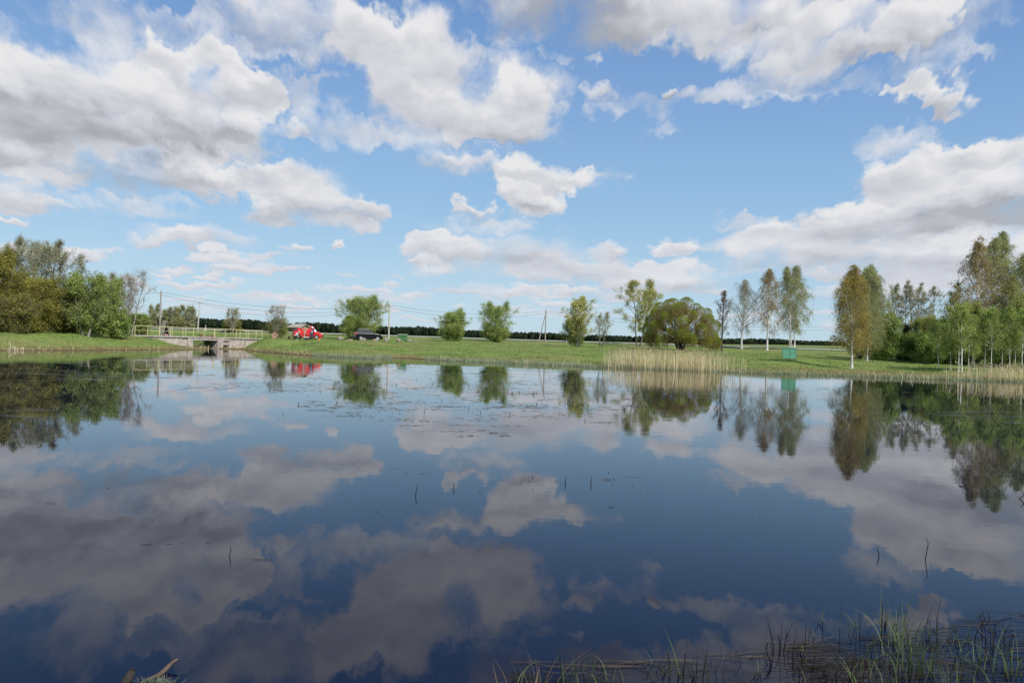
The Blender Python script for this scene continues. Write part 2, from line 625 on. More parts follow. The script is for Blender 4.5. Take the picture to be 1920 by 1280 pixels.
def water_mat():
    def f(t):
        P = pos(t)
        x, y, z = t.sep(P)
        # breeze: calm and slightly ruffled areas
        zone = t.noise(t.v('MULTIPLY', P, (0.035, 0.09, 0)), 1.0, 3.0, 0.55)
        calm = t.ramp(zone, 0.40, 0.68, 0.18, 1.15)
        far = t.ramp(y, 6.0, 60.0, 0.30, 1.0)
        w1 = t.noise(t.v('MULTIPLY', P, (0.95, 1.7, 1.0)), 1.0, 3.0, 0.55)
        w2 = t.noise(t.v('MULTIPLY', P, (2.6, 7.0, 1.0)), 1.0, 3.0, 0.6)
        h = t.m('MULTIPLY_ADD', w2, 0.22, w1)
        b = t.node('ShaderNodeBump')
        b.inputs['Distance'].default_value = WATER_BUMP
        t.put(b.inputs['Strength'], t.m('MULTIPLY', calm, far, clamp=True))
        t.put(b.inputs['Height'], h)
        return principled(t, rgb((0.002, 0.005, 0.020)), 0.0, Normal=b.outputs[0], IOR=WATER_IOR)
    return mat('pond_water', f)


WATER_BUMP = 0.0045
WATER_IOR = 1.20


# ------------------------------------------------------------------ the lie of the land
# for columns of directions: shoreline distance, then (distance, height) pairs of bank, meadow, verge
LAND = [
    (-2600, 60, (64, .55), (69, 1.22), 1.30, 1.6),
    (-700, 58, (62, .55), (67, 1.22), 1.30, 1.6),
    (0, 60.3, (63.5, .55), (68, 1.20), 1.30, 1.6),
    (130, 66.5, (70, .60), (75, 1.26), 1.32, 1.6),
    (250, 76, (80, .50), (85.6, 1.14), 1.32, 1.6),
    (290, 80, (84, .45), (88.2, .97), 1.32, 1.6),
    (320, 83.4, (87, .30), (91, .60), 1.32, 1.6),
    (345, 85.3, (89, .18), (93.4, .36), 1.32, 1.7),
    (365, 87, (91, .10), (96, .22), 1.34, 1.7),
    (410, 96, (99, -.05), (104, .40), 1.36, 1.7),
    (440, 96.5, (98.6, .02), (101.5, .12), 1.40, 1.8),
    (460, 92.5, (96, .10), (101.5, .30), 1.40, 1.8),
    (475, 89, (95, .32), (102.5, .80), 1.42, 1.8),
    (490, 87, (93, .60), (102.5, 1.30), 1.42, 1.8),
    (500, 85.8, (91, .75), (98, 1.38), 1.42, 1.8),
    (550, 78.4, (84, .70), (95, 1.32), 1.44, 1.8),
    (620, 73.4, (80, .62), (97, 1.34), 1.45, 1.9),
    (700, 72.6, (80, .55), (105, 1.38), 1.46, 1.9),
    (760, 79, (85, .58), (107, 1.32), 1.50, 2.0),
    (800, 75, (84, .55), (104, 1.22), 1.54, 2.1),
    (850, 73, (85, .63), (100, 1.09), 1.58, 2.1),
    (1000, 70, (82, .60), (97, 1.00), 1.50, 2.1),
    (1100, 68.4, (80, .52), (95, .95), 1.45, 1.9),
    (1200, 67, (79, .50), (95, .90), 1.40, 1.8),
    (1350, 65, (77, .50), (92, .88), 1.35, 1.6),
    (1480, 64.7, (75, .45), (86, 1.10), 1.38, 1.6),
    (1600, 64.2, (74, .22), (86, .50), 1.30, 1.7),
    (1750, 63.2, (72, .24), (85, .48), 1.05, 1.7),
    (1920, 63.8, (72, .25), (85, .45), .95, 1.5),
    (2700, 62, (72, .25), (85, .45), .95, 1.5),
    (4400, 62, (72, .25), (85, .45), .95, 1.5)]
FOREST = [(-2600, 800, 8, 31), (300, 800, 8, 30), (400, 800, 8, 28), (450, 800, 8, 28), (560, 850, 8, 26.5), (640, 860, 8, 26), (740, 840, 8, 27), (800, 900, 8, 24.5), (870, 1000, 8, 23),
          (940, 1080, 8, 22.5), (1000, 1180, 8, 21.5), (1150, 1180, 8.5, 21.5), (1350, 1500, 11, 23), (1500, 1700, 14, 25), (1565, 1850, 15.5, 23.5), (1700, 1900, 15, 24), (4400, 1900, 15, 24)]
ROAD_Z = 2.55
_pxs = np.array([c[0] for c in LAND], float)
_sta = []
for c in LAND:
    fy = np.interp(c[0], [f[0] for f in FOREST], [f[1] for f in FOREST])
    fo = np.interp(c[0], [f[0] for f in FOREST], [f[2] for f in FOREST])
    fz = 1.7 + fo * fy / FPX
    w = c[1]
    yb = max(c[3][0], c[2][0] + 3)
    st = [(w - 12, -0.9), (w - 2, -0.35), (w, 0.0), (w + 0.7, 0.10), (c[2][0], c[2][1]), (yb, c[3][1]), (max(122, yb + 12), c[4]), (152, c[5]), (164.6, ROAD_Z - 0.24), (178, ROAD_Z - 0.06),
          (190, ROAD_Z - 0.25), (fy * 0.5, (ROAD_Z + fz) / 2 - 0.1), (fy, fz), (fy * 1.6, fz * 1.35), (4800, fz * 2.2)]
    _sta.append(st)
_staY = np.array([[s[0] for s in st] for st in _sta])
_staZ = np.array([[s[1] for s in st] for st in _sta])
# the dam footbridge: a straight line, its opening and the channel behind it
BA = np.array([(255 - 960) / FPX * 86.0, 86.0])
BB = np.array([(490 - 960) / FPX * 104.0, 104.0])
BDIR = (BB - BA) / np.linalg.norm(BB - BA)
BNRM = np.array([BDIR[1], -BDIR[0]])          # faces the pond
BLEN = float(np.linalg.norm(BB - BA))
DECK_Z = 1.33


def bridge_s(px):
    u = (px - 960) / FPX
    return (u * BA[1] - BA[0]) / (BDIR[0] - u * BDIR[1])


CH0, CH1 = bridge_s(361), bridge_s(408)
CHC, CHW = (CH0 + CH1) / 2, (CH1 - CH0) / 2


def smooth01(x):
    x = np.clip(x, 0, 1)
    return x * x * (3 - 2 * x)


def land_z(x, y):
    x, y = np.atleast_1d(np.asarray(x, float)), np.atleast_1d(np.asarray(y, float))
    px = np.clip(960 + FPX * x / np.maximum(y, 1.0), _pxs[0], _pxs[-1])
    i = np.clip(np.searchsorted(_pxs, px) - 1, 0, len(_pxs) - 2)
    f = smooth01((px - _pxs[i]) / (_pxs[i + 1] - _pxs[i])) * 0.5 + 0.5 * (px - _pxs[i]) / (_pxs[i + 1] - _pxs[i])
    Yk = _staY[i] * (1 - f)[:, None] + _staY[i + 1] * f[:, None]
    Zk = _staZ[i] * (1 - f)[:, None] + _staZ[i + 1] * f[:, None]
    z = np.empty_like(y)
    k = np.clip((Yk < y[:, None]).sum(1) - 1, 0, Yk.shape[1] - 2)
    r = np.arange(len(y))
    y0, y1, z0, z1 = Yk[r, k], Yk[r, k + 1], Zk[r, k], Zk[r, k + 1]
    z = z0 + (z1 - z0) * np.clip((y - y0) / np.maximum(y1 - y0, 1e-6), 0, 1)
    # small humps of the meadow
    wv = 0.05 * np.sin(x * 0.61 + 1.3 * np.sin(y * 0.21)) + 0.045 * np.sin(y * 0.53 + x * 0.17) + 0.03 * np.sin(x * 1.9 + y * 1.1) + 0.02 * np.sin(x * 3.1 - y * 2.3)
    amt = smooth01((z - 0.05) / 0.4) * (y < 164)
    z = z + wv * amt
    # channel below the footbridge
    rx, ry = x - BA[0], y - BA[1]
    s = rx * BDIR[0] + ry * BDIR[1]
    q = -(rx * BNRM[0] + ry * BNRM[1])
    perp = np.abs(s - CHC - np.maximum(q - 2.0, 0) * 0.75)
    perp0 = np.abs(s - CHC)
    ch = -0.5 + np.maximum(0, perp - CHW * 0.55) * 0.62
    on = (q > -14) & (q < 40)
    z = np.where(on, np.minimum(z, ch + np.maximum(0, q - 25) * 0.15), z)
    # right behind the bridge the walls hold the bank up
    inb = (s > -6) & (s < BLEN + 5)
    zh = DECK_Z - 0.06
    keep = np.where(q < 2.2, np.where(perp0 > CHW, zh, -1.0), np.where(q < 30, np.minimum(zh, ch), -1.0))
    z = np.where(inb & (q > 1.0), np.maximum(z, keep), z)
    return z


def gz(x, y):
    return float(land_z(x, y)[0])


def on_ground(px, Y):
    """point on the ground in the direction of px at depth Y"""
    x = (px - 960) / FPX * Y
    z = gz(x, Y)
    for _ in range(3):      # allow for the roll of the camera
        d = ray(px, hor(px) + (CAM_H - z) * FPX / Y)
        x = d[0] / d[1] * Y
        z = gz(x, Y)
    return np.array([x, Y, z])


def top_z(row, px, Y):
    return CAM_H + (hor(px) - row) * Y / FPX


def shore(px):
    return float(np.interp(px, _pxs, _staY[:, 2]))


# ------------------------------------------------------------------ ground, water, road
M['ground'] = ground_mat()
M['water'] = water_mat()


def build_land():
    pxs = np.concatenate([np.arange(-2600, -300, 60), np.arange(-300, 240, 12), np.arange(240, 520, 3), np.arange(520, 2100, 8), np.arange(2100, 4401, 60)]).astype(float)
    rel = np.concatenate([np.linspace(-12, -2, 4), np.arange(-1, 46, 0.8), np.linspace(47, 100, 40)])
    far = np.array([180, 182, 186, 192, 210, 240, 290, 360, 450, 560, 700, 850, 1000, 1200, 1500, 2000, 2800, 4000, 4790], float)
    X, Y = [], []
    for p in pxs:
        w = shore(p)
        ys = np.concatenate([w + rel * (172 - w) / 100 * np.where(rel > 0, 1, 100 / (172 - w)), far])
        X.append((p - 960) / FPX * ys)
        Y.append(ys)
    X, Y = np.array(X), np.array(Y)
    Z = land_z(X.ravel(), Y.ravel()).reshape(X.shape)
    n, m = X.shape
    V = np.stack([X, Y, Z], -1).reshape(-1, 3)
    i, j = np.meshgrid(np.arange(n - 1), np.arange(m - 1), indexing='ij')
    a = (i * m + j).ravel()
    F = np.stack([a, a + m, a + m + 1, a + 1], 1)
    o = np_mesh('ground', V, F, mats=[M['ground']], smooth=True)
    tag(o, 'green meadow bank rising from the pond to the road and far fields', kind='structure')
    # the pond
    b = MB().add([(-260, -60, 0), (260, -60, 0), (260, 150, 0), (-260, 150, 0)], [(0, 1, 2, 3)])
    o = b.build('water', M['water'])
    tag(o, 'still dark pond water mirroring the clouds', kind='structure')
    # shore that the photographer stands on
    xs = np.linspace(-40, 40, 81)
    ys = np.array([2.9, 2.3, 1.6, 0.8, 0, -2, -6, -15, -40])
    zz = np.array([-0.35, -0.08, 0.05, 0.12, 0.16, 0.3, 0.6, 0.9, 1.2])
    XX, YY = np.meshgrid(xs, ys, indexing='ij')
    ZZ = zz[None, :] + 0.04 * np.sin(XX * 1.7) + 0.03 * np.sin(XX * 4.1 + YY)
    YY = YY + 0.25 * np.sin(XX * 0.9)
    V = np.stack([XX, YY, ZZ], -1).reshape(-1, 3)
    n, m = XX.shape
    i, j = np.meshgrid(np.arange(n - 1), np.arange(m - 1), indexing='ij')
    a = (i * m + j).ravel()
    F = np.stack([a, a + 1, a + m + 1, a + m], 1)
    o = np_mesh('shore', V, F, mats=[M['ground']], smooth=True)
    tag(o, 'grassy near shore of the pond', kind='structure')
    # road on its low bank
    def f(t):
        n = t.noise(pos(t), 1.5, 4.0, 0.6)
        return principled(t, t.mix(n, rgb((0.30, 0.285, 0.26)), rgb((0.42, 0.40, 0.37))), 0.9)
    M['road'] = mat('pale_road', f)
    px2 = np.arange(-2600, 4401, 40).astype(float)
    V, F = [], []
    for k, p in enumerate(px2):
        for y, dz in ((164.9, -0.12), (166.2, 0.05), (177.0, 0.05), (178.5, -0.2)):
            V.append(((p - 960) / FPX * y, y, ROAD_Z + dz))
    n = len(px2)
    F = [[4 * k + j, 4 * (k + 1) + j, 4 * (k + 1) + j + 1, 4 * k + j + 1] for k in range(n - 1) for j in range(3)]
    o = np_mesh('road', np.array(V), np.array(F), mats=[M['road']])
    tag(o, 'pale road running along behind the meadow', kind='structure')


build_land()


# ------------------------------------------------------------------ small growth: blades of grass, sedge, reeds
def blades(name, base, height, width, lean, mats, K=3, curve=0.35, az=None, tip=0.15, parent=None, mi=None, rng=RNG, droop=0.0):
    """many narrow blades as one mesh; base (n,3)"""
    n = len(base)
    az = rng.uniform(0, 2 * math.pi, n) if az is None else az
    la = rng.uniform(0, 2 * math.pi, n)
    side = np.stack([np.cos(az), np.sin(az), np.zeros(n)], 1)
    dirl = np.stack([np.cos(la), np.sin(la), np.zeros(n)], 1)
    ts = np.linspace(0, 1, K + 1)
    rows = []
    for tt in ts:
        c = base + np.stack([np.zeros(n), np.zeros(n), height * (tt - droop * tt ** 3)], 1) + dirl * (lean * height * (curve * tt + (1 - curve) * tt * tt))[:, None]
        w = width * (1 - (1 - tip) * tt ** 1.5) * 0.5
        rows.append(c - side * w[:, None])
        rows.append(c + side * w[:, None])
    V = np.stack(rows, 1).reshape(-1, 3)
    kk = 2 * (K + 1)
    F = []
    for k in range(K):
        b0 = np.arange(n) * kk + 2 * k
        F.append(np.stack([b0, b0 + 1, b0 + 3, b0 + 2], 1))
    F = np.stack(F, 1).reshape(-1, 4)
    o = np_mesh(name, V, F, mats=mats, parent=parent)
    if mi is not None:
        o.data.polygons.foreach_set('material_index', np.repeat(mi, K).astype(np.int32))
    return o


def ground_points(px, Y, dz=-0.02):
    x = (px - 960) / FPX * Y
    z = land_z(x, Y)
    return np.stack([x, Y, z + dz], 1)


M['grass'] = leaf_mat('grass_blades', [(0.130, 0.195, 0.048), (0.165, 0.235, 0.062), (0.205, 0.265, 0.080), (0.145, 0.210, 0.052), (0.245, 0.275, 0.100)], 0.3, 0.22)
M['straw'] = leaf_mat('dry_straw', [(0.42, 0.33, 0.18), (0.30, 0.235, 0.12), (0.50, 0.42, 0.26), (0.36, 0.27, 0.13)], 0.2, 0.1)
M['sedge'] = leaf_mat('pale_sedge', [(0.290, 0.340, 0.210), (0.350, 0.390, 0.260), (0.220, 0.270, 0.155)], 0.3, 0.12)
M['reed'] = leaf_mat('dry_reed', [(0.74, 0.64, 0.43), (0.64, 0.54, 0.35), (0.80, 0.72, 0.52), (0.54, 0.45, 0.28)], 0.35, 0.08)


def build_growth():
    # meadow grass, denser where near
    n = 60000
    px = RNG.uniform(-160, 2080, n)
    w = np.interp(px, _pxs, _staY[:, 2])
    Y = w + 0.7 + (RNG.random(n) ** 1.5) * 60
    b = ground_points(px, Y)
    keep = b[:, 2] > 0.12
    b = b[keep]
    rx, ry = b[:, 0] - BA[0], b[:, 1] - BA[1]
    s, q = rx * BDIR[0] + ry * BDIR[1], -(rx * BNRM[0] + ry * BNRM[1])
    b = b[~((q > -0.2) & (q < 2.1) & (s > -1) & (s < BLEN + 1))]
    n = len(b)
    h = RNG.uniform(0.06, 0.17, n) * (1 + 0.5 * np.sin(b[:, 0] * 0.7) * np.sin(b[:, 1] * 0.5))
    o = blades('meadow_grass', b, h, RNG.uniform(0.03, 0.07, n), RNG.uniform(0.2, 0.9, n), [M['grass']], K=2)
    tag(o, 'short green grass covering the pond bank and meadow', 'grass', kind='stuff')
    # straw belt at the water's edge
    n = 9000
    px = RNG.uniform(-160, 2080, n)
    px = px[(RNG.random(n) < np.interp(px, [0, 500, 560, 640, 1100, 1380, 1560, 1640, 2080], [.35, .5, .6, .2, .3, .35, .8, 1, 1]))]
    n = len(px)
    w = np.interp(px, _pxs, _staY[:, 2])
    Y = w + 0.2 + np.abs(RNG.normal(0, 1, n)) * np.interp(px, [0, 1300, 1600, 1900], [1.1, 1.4, 3.0, 3.5])
    b = ground_points(px, Y)
    b = b[b[:, 2] > -0.15]
    n = len(b)
    o = blades('dry_grass', b, RNG.uniform(0.10, 0.36, n), RNG.uniform(0.02, 0.05, n), RNG.uniform(0.3, 1.3, n), [M['straw']], K=2)
    tag(o, 'dry straw coloured grass in a belt along the far waterline', 'grass', kind='stuff')
    # pale sedge standing in the shallows
    n = 16000
    px = RNG.uniform(585, 1990, n)
    pr = np.interp(px, [585, 600, 735, 738, 796, 800, 1110, 1200, 1400, 1990], [0, 1, 1, 0, 0, 1, .9, .4, .35, .5])
    px = px[RNG.random(n) < pr]
    n = len(px)
    w = np.interp(px, _pxs, _staY[:, 2])
    Y = w + RNG.uniform(-0.9, 0.9, n)
    x = (px - 960) / FPX * Y
    b = np.stack([x, Y, np.maximum(land_z(x, Y), -0.02)], 1)
    o = blades('sedge', b, RNG.uniform(0.12, 0.34, n), RNG.uniform(0.02, 0.045, n), RNG.uniform(0.05, 0.4, n), [M['sedge']], K=2)
    tag(o, 'pale grey green sedge fringing the far shore of the pond', 'sedge', kind='stuff')
    # the big stand of dead reeds and the one at the right edge
    def stand(name, label, p0, p1, d0, d1, n, h0, h1, dens):
        px = RNG.uniform(p0, p1, n)
        px = px[RNG.random(n) < np.interp(px, dens[0], dens[1])]
        px = px + RNG.normal(0, 1.5, len(px))
        n = len(px)
        w = np.interp(px, _pxs, _staY[:, 2])
        Y = w + RNG.uniform(d0, d1, n)
        x = (px - 960) / FPX * Y
        b = np.stack([x, Y, np.maximum(land_z(x, Y), -0.02) - 0.02], 1)
        h = RNG.uniform(h0, h1, n) * np.interp(px, [p0, p0 + 30, p1 - 60, p1], [0.75, 1.0, 1.0, 0.8])
        root = blades(name, b, h, RNG.uniform(0.016, 0.032, n), RNG.uniform(0.02, 0.16, n), [M['reed']], K=2, tip=0.5)
        # plumes and broken leaves join the same mass
        me = root.data
        tip = b + np.stack([RNG.normal(0, .04, n), RNG.normal(0, .04, n), h * 0.97], 1)
        sel = RNG.random(n) < 0.55
        pl = blades('plume', tip[sel], RNG.uniform(0.10, 0.22, sel.sum()), RNG.uniform(0.03, 0.06, sel.sum()), RNG.uniform(0.2, 0.9, sel.sum()), [M['plume']], K=2, tip=0.4, parent=root)
        lv = RNG.random(n) < 0.7
        q = b[lv] + np.stack([np.zeros(lv.sum()), np.zeros(lv.sum()), h[lv] * RNG.uniform(0.05, 0.55, lv.sum())], 1)
        blades('dry_leaf', q, RNG.uniform(0.15, 0.40, lv.sum()), RNG.uniform(0.012, 0.028, lv.sum()), RNG.uniform(0.3, 1.2, lv.sum()), [M['reed']], K=2, parent=root)
        return tag(root, label, 'reeds', kind='stuff')
    M['plume'] = leaf_mat('reed_plume', [(0.42, 0.34, 0.22), (0.30, 0.24, 0.16), (0.48, 0.40, 0.27)], 0.3, 0.1)
    stand('reeds', 'tall stand of straw coloured dead reeds in the shallows before the willow', 1128, 1400, -1.0, 2.4, 1700, 1.10, 1.62,
          ([1128, 1145, 1180, 1320, 1345, 1370, 1400], [.25, .5, .95, 1, .7, .2, .03]))
    stand('reeds', 'tawny dead reeds along the shore under the birch grove at the right edge', 1770, 2080, -0.6, 3.6, 1700, 0.75, 1.25,
          ([1770, 1850, 1880, 2080], [.15, .4, 1, 1]))
    # short pale broken stalks in loose patches
    lst = []
    for a, b_, k, h in ((8, 46, 16, .30), (20, 30, 6, .42), (60, 95, 3, .25), (280, 300, 3, .3), (374, 392, 12, .42), (820, 828, 6, .42), (832, 850, 9, .42), (926, 936, 4, .38), (985, 992, 6, .40), (988, 1008, 18, .55),
                          (1012, 1058, 34, .22), (1075, 1090, 4, .6), (1010, 1020, 4, .35), (955, 985, 10, .25), (1600, 1670, 26, .40), (1690, 1760, 14, .45), (1700, 1710, 4, .6), (640, 660, 3, .25)):
        for _ in range(k):
            p = RNG.uniform(a, b_)
            y = shore(p) + RNG.uniform(-0.6, 0.7) if not (370 < p < 395) else 93.0
            lst.append(((p - 960) / FPX * y, y, -0.02, h * RNG.uniform(0.6, 1.15)))
    L = np.array(lst)
    o = blades('broken_reeds', L[:, :3], L[:, 3], RNG.uniform(0.035, 0.075, len(L)), RNG.uniform(0.0, 0.35, len(L)), [M['pale']], K=2, tip=0.6)
    tag(o, 'short pale broken reed stalks in patches along the far waterline', 'reeds', kind='stuff')


M['pale'] = leaf_mat('pale_stalk', [(0.62, 0.55, 0.40), (0.50, 0.43, 0.30)], 0.2, 0.05)
build_growth()


# ------------------------------------------------------------------ trees
def unit(v):
    return v / np.maximum(np.linalg.norm(v, axis=-1, keepdims=True), 1e-9)


def curve_pts(P0, D, L, bend, K):
    """N parabolic branches: (N,K+1,3)"""
    t = np.linspace(0, 1, K + 1)[None, :, None]
    return P0[:, None, :] + D[:, None, :] * L[:, None, None] * t + bend[:, None, :] * (L[:, None, None]) * t * t


def tubes(P, Rd, n=4):
    """P (N,K,3), Rd (N,K) -> verts, quads"""
    N, K, _ = P.shape
    T = np.empty_like(P)
    T[:, 1:-1] = P[:, 2:] - P[:, :-2]
    T[:, 0] = P[:, 1] - P[:, 0]
    T[:, -1] = P[:, -1] - P[:, -2]
    T = unit(T)
    A = np.where(np.abs(T[..., :1]) < 0.8, np.array([1.0, 0, 0]), np.array([0, 1.0, 0]))
    s = unit(np.cross(T, A))
    u = np.cross(T, s)
    an = 2 * np.pi * np.arange(n) / n
    V = P[:, :, None, :] + (s[:, :, None, :] * np.cos(an)[None, None, :, None] + u[:, :, None, :] * np.sin(an)[None, None, :, None]) * Rd[:, :, None, None]
    V = V.reshape(-1, 3)
    i, j, k = np.meshgrid(np.arange(N), np.arange(K - 1), np.arange(n), indexing='ij')
    b = (i * K + j) * n
    k2 = (k + 1) % n
    F = np.stack([b + k, b + k2, b + n + k2, b + n + k], -1).reshape(-1, 4)
    return V, F


def leaves(C, size, rng, up=0.0, hang=None, aspect=0.62):
    n = len(C)
    N = unit(rng.normal(size=(n, 3)) + np.array([0, 0, up]))
    A = unit(np.cross(N, unit(rng.normal(size=(n, 3)))))
    if hang is not None:
        A = unit(A * (1 - hang) + np.array([0, 0, -1.0]) * hang)
        N = unit(np.cross(A, unit(rng.normal(size=(n, 3)))))
    B = np.cross(N, A)
    a = A * (size * 0.5)[:, None]
    b = B * (size * 0.5 * aspect)[:, None]
    V = np.stack([C - a, C + b, C + a, C - b], 1).reshape(-1, 3)
    F = np.arange(4 * n).reshape(n, 4)
    return V, F


def join(parts):
    Vs, Fs, off = [], [], 0
    for V, F in parts:
        Vs.append(V)
        Fs.append(F + off)
        off += len(V)
    return np.concatenate(Vs), np.concatenate(Fs)


def env_round(t):
    return np.sqrt(np.clip(1 - ((t - 0.5) / 0.52) ** 2, 0.02, 1))


def env_oval(t):
    return np.sqrt(np.clip(1 - ((t - 0.42) / 0.60) ** 2, 0.01, 1)) * (1 - 0.25 * t)


def env_birch(t):
    return np.interp(t, [0, .10, .28, .5, .7, .85, .95, 1], [.55, .9, 1, .82, .56, .34, .18, .06])


def env_wide(t):
    return np.interp(t, [0, .15, .38, .6, .8, 1], [.40, .85, 1, .85, .55, .15])


def env_egg(t):
    return np.interp(t, [0, .2, .42, .65, .85, 1], [.75, 1, .90, .60, .26, .05])


def env_dome(t):
    return np.interp(t, [0, .15, .4, .6, .8, .93, 1], [.7, .95, 1, .90, .62, .34, .08])


def env_cone(t):
    return np.interp(t, [0, .1, 1], [.8, 1, .05])


def env_broad(t):
    return np.interp(t, [0, .08, .4, .7, .9, 1], [.75, 1, 1, .8, .5, .15])


TREE_N = [0]


def tree(name, label, px, Y, top, hw, bark, leaf, twig, group=None, stems=1, spread=0.25, h0=0.25, env=env_oval, nl=34, ns=7, nt=5, phi=(20, 50), bendz=0.25, twigl=0.5, twigdroop=0.0,
         nleaf=4, lsize=0.13, lean=0.0, leanrow=None, r0=None, hang=None, twigr=0.012, base=None, seed=None, subl=0.42, leafin=0.35, jit=0.10, cat='tree', irr=0.28, crown_off=0.0, kid=None, yspread=0.85, wobble=0.012, dome=0.17):
    TREE_N[0] += 1
    rng = np.random.default_rng(seed if seed is not None else 100 + TREE_N[0] * 7)
    B = on_ground(px, Y) if base is None else np.array(base)
    topz = top_z(top, px, Y)
    H = topz - B[2]
    W = hw * Y / FPX
    r0 = r0 or 0.016 * H + 0.02
    # stems
    K = 12
    t = np.linspace(0, 1, K)
    SP, SR, SL = [], [], []
    for i in range(stems):
        a = 2 * np.pi * (i + rng.uniform(-.3, .3)) / stems + 0.6
        k = 0 if stems == 1 else spread * W
        ex = np.array([np.cos(a) * k, np.sin(a) * k * 0.8, 0])
        hh = H * (1.0 if i == 0 else rng.uniform(0.80, 0.98))
        st = np.array([np.cos(a), np.sin(a), 0]) * (0 if stems == 1 else r0 * 1.6)
        p = st + np.stack([ex[0] * t ** 0.8 + lean * H * t ** 1.2, ex[1] * t ** 0.8, (hh + 0.15) * t - 0.15], 1)
        wv = np.cumsum(rng.normal(0, wobble * H, (K, 2)), 0) * t[:, None]
        p[:, :2] += wv
        SP.append(p)
        SR.append((r0 if stems == 1 else r0 * (0.8 - 0.15 * (i > 0))) * ((1 - t) ** 0.85 * 0.93 + 0.05) * (1 + 0.35 * np.exp(-t * 30)))
        SL.append(hh)
    SP, SR = np.array(SP), np.array(SR)
    # limbs
    N = nl * stems
    si = np.repeat(np.arange(stems), nl)
    tt = h0 + (0.985 - h0) * (np.tile((np.arange(nl) + 0.5) / nl, stems) + rng.uniform(-.4, .4, N) / nl)
    tt = np.clip(tt, 0.02, 0.985)
    kf = tt * (K - 1)
    k0 = np.clip(kf.astype(int), 0, K - 2)
    fr = (kf - k0)[:, None]
    P0 = SP[si, k0] * (1 - fr) + SP[si, k0 + 1] * fr
    rr = SR[si, k0] * (1 - fr[:, 0]) + SR[si, k0 + 1] * fr[:, 0]
    az = np.arange(N) * 2.39996 + rng.uniform(-.5, .5, N)
    tc = np.clip((tt - h0) / (1 - h0), 0, 1)
    lump = 1 + irr * np.sin(az * 2 + rng.uniform(0, 6)) * np.sin(tt * 9 + rng.uniform(0, 6))
    L = W * env(tc) * rng.uniform(0.72, 1.06, N) * lump
    if stems > 1:
        out = unit(P0[:, :2] - SP[:, 0, :2].mean(0) + 1e-6)
        face = np.cos(az) * out[:, 0] + np.sin(az) * out[:, 1]
        L = L * np.clip(0.80 + 0.30 * face, 0.40, 1.1) * (1 - spread * 0.25)
    L = np.maximum(L, 0.15)
    ph = np.radians(phi[0] + (phi[1] - phi[0]) * tc + rng.normal(0, 7, N))
    D = np.stack([np.cos(az) * np.cos(ph), np.sin(az) * np.cos(ph) * yspread, np.sin(ph)], 1)
    L = L / np.maximum(np.cos(ph), 0.35) * 0.92
    ends = P0 + D * L[:, None]
    rr_ = np.hypot(ends[:, 0] - lean * H, ends[:, 1]) / max(W, .1)
    over = (P0[:, 2] + D[:, 2] * L + bendz * L) - H * (1 - dome * np.clip(rr_, 0, 1.1) ** 1.6) * rng.uniform(.93, 1.03, N)
    L = np.where(over > 0, np.maximum(L - over / np.maximum(D[:, 2] + bendz, 0.3), 0.12), L)
    bend = np.stack([rng.normal(0, .10, N), rng.normal(0, .10, N), bendz + rng.normal(0, .06, N)], 1)
    LP = curve_pts(P0, D, L, bend, 5)
    lr = np.minimum(rr * 0.62, 0.010 + 0.020 * L)
    LR = lr[:, None] * np.linspace(1, 0.25, 6)[None, :]
    # second order
    def offshoot(PP, LL, n, lo, length, droop, spreadk, upk):
        N0, K0, _ = PP.shape
        idx = np.repeat(np.arange(N0), n)
        s = lo + (1 - lo) * rng.random(N0 * n) ** 0.85
        kf = s * (K0 - 1)
        k0 = np.clip(kf.astype(int), 0, K0 - 2)
        fr = (kf - k0)[:, None]
        p = PP[idx, k0] * (1 - fr) + PP[idx, k0 + 1] * fr
        tan = unit(PP[idx, k0 + 1] - PP[idx, k0])
        d = unit(tan * 0.7 + rng.normal(0, spreadk, (len(idx), 3)) + np.array([0, 0, upk]))
        if np.ndim(length) == 0 and length < 0:
            ll = -length * LL[idx] * rng.uniform(.5, 1.1, len(idx)) * (1.15 - 0.6 * s)
        else:
            ll = length * rng.uniform(.5, 1.25, len(idx))
        bd = np.zeros((len(idx), 3))
        bd[:, 2] = -droop
        return p, d, ll, bd, idx
    p, d, l2, bd, _ = offshoot(LP, L, ns, 0.18, -subl, twigdroop * 0.3, 0.50, 0.12 - twigdroop * 0.1)
    l2 = np.maximum(l2, 0.12)
    P2 = curve_pts(p, d, l2, bd, 3)
    R2 = np.minimum(0.016, 0.006 + 0.008 * l2)[:, None] * np.linspace(1, 0.4, 4)[None, :]
    p, d, l3, bd, _ = offshoot(P2, l2, nt, 0.2, twigl, twigdroop, 0.55, 0.05 - twigdroop * 0.5)
    P3 = curve_pts(p, d, l3, bd, 2)
    R3 = np.full((len(P3), 3), twigr) * np.array([1, .8, .4])
    root = empty(name, B)
    tag(root, label, cat, group)
    # trunk with its limbs
    Vt, Ft = join([tubes(SP, SR, 8), tubes(LP, LR, 5)])
    tr = np_mesh('trunk', Vt, Ft, mats=[bark], parent=root, smooth=True)
    if kid:
        kid(root, SP)
    # crown: twigs and leaves
    tw = join([tubes(P2, R2, 3), tubes(P3, R3, 3)])
    if nleaf > 0:
        cl = []
        m = len(P3)
        for q in range(nleaf):
            s = rng.uniform(0.15, 1.05, m)
            c = P3[:, 0] * ((1 - s) ** 2)[:, None] + 2 * (s * (1 - s))[:, None] * P3[:, 1] + (s ** 2)[:, None] * P3[:, 2]
            cl.append(c + rng.normal(0, jit, (m, 3)))
        m2 = len(P2)
        for q in range(max(1, int(nleaf * leafin))):
            s = rng.random(m2)[:, None]
            cl.append(P2[:, 0] * (1 - s) + P2[:, -1] * s + rng.normal(0, jit * 1.2, (m2, 3)))
        C = np.concatenate(cl)
        C = C[C[:, 2] > 0.05]
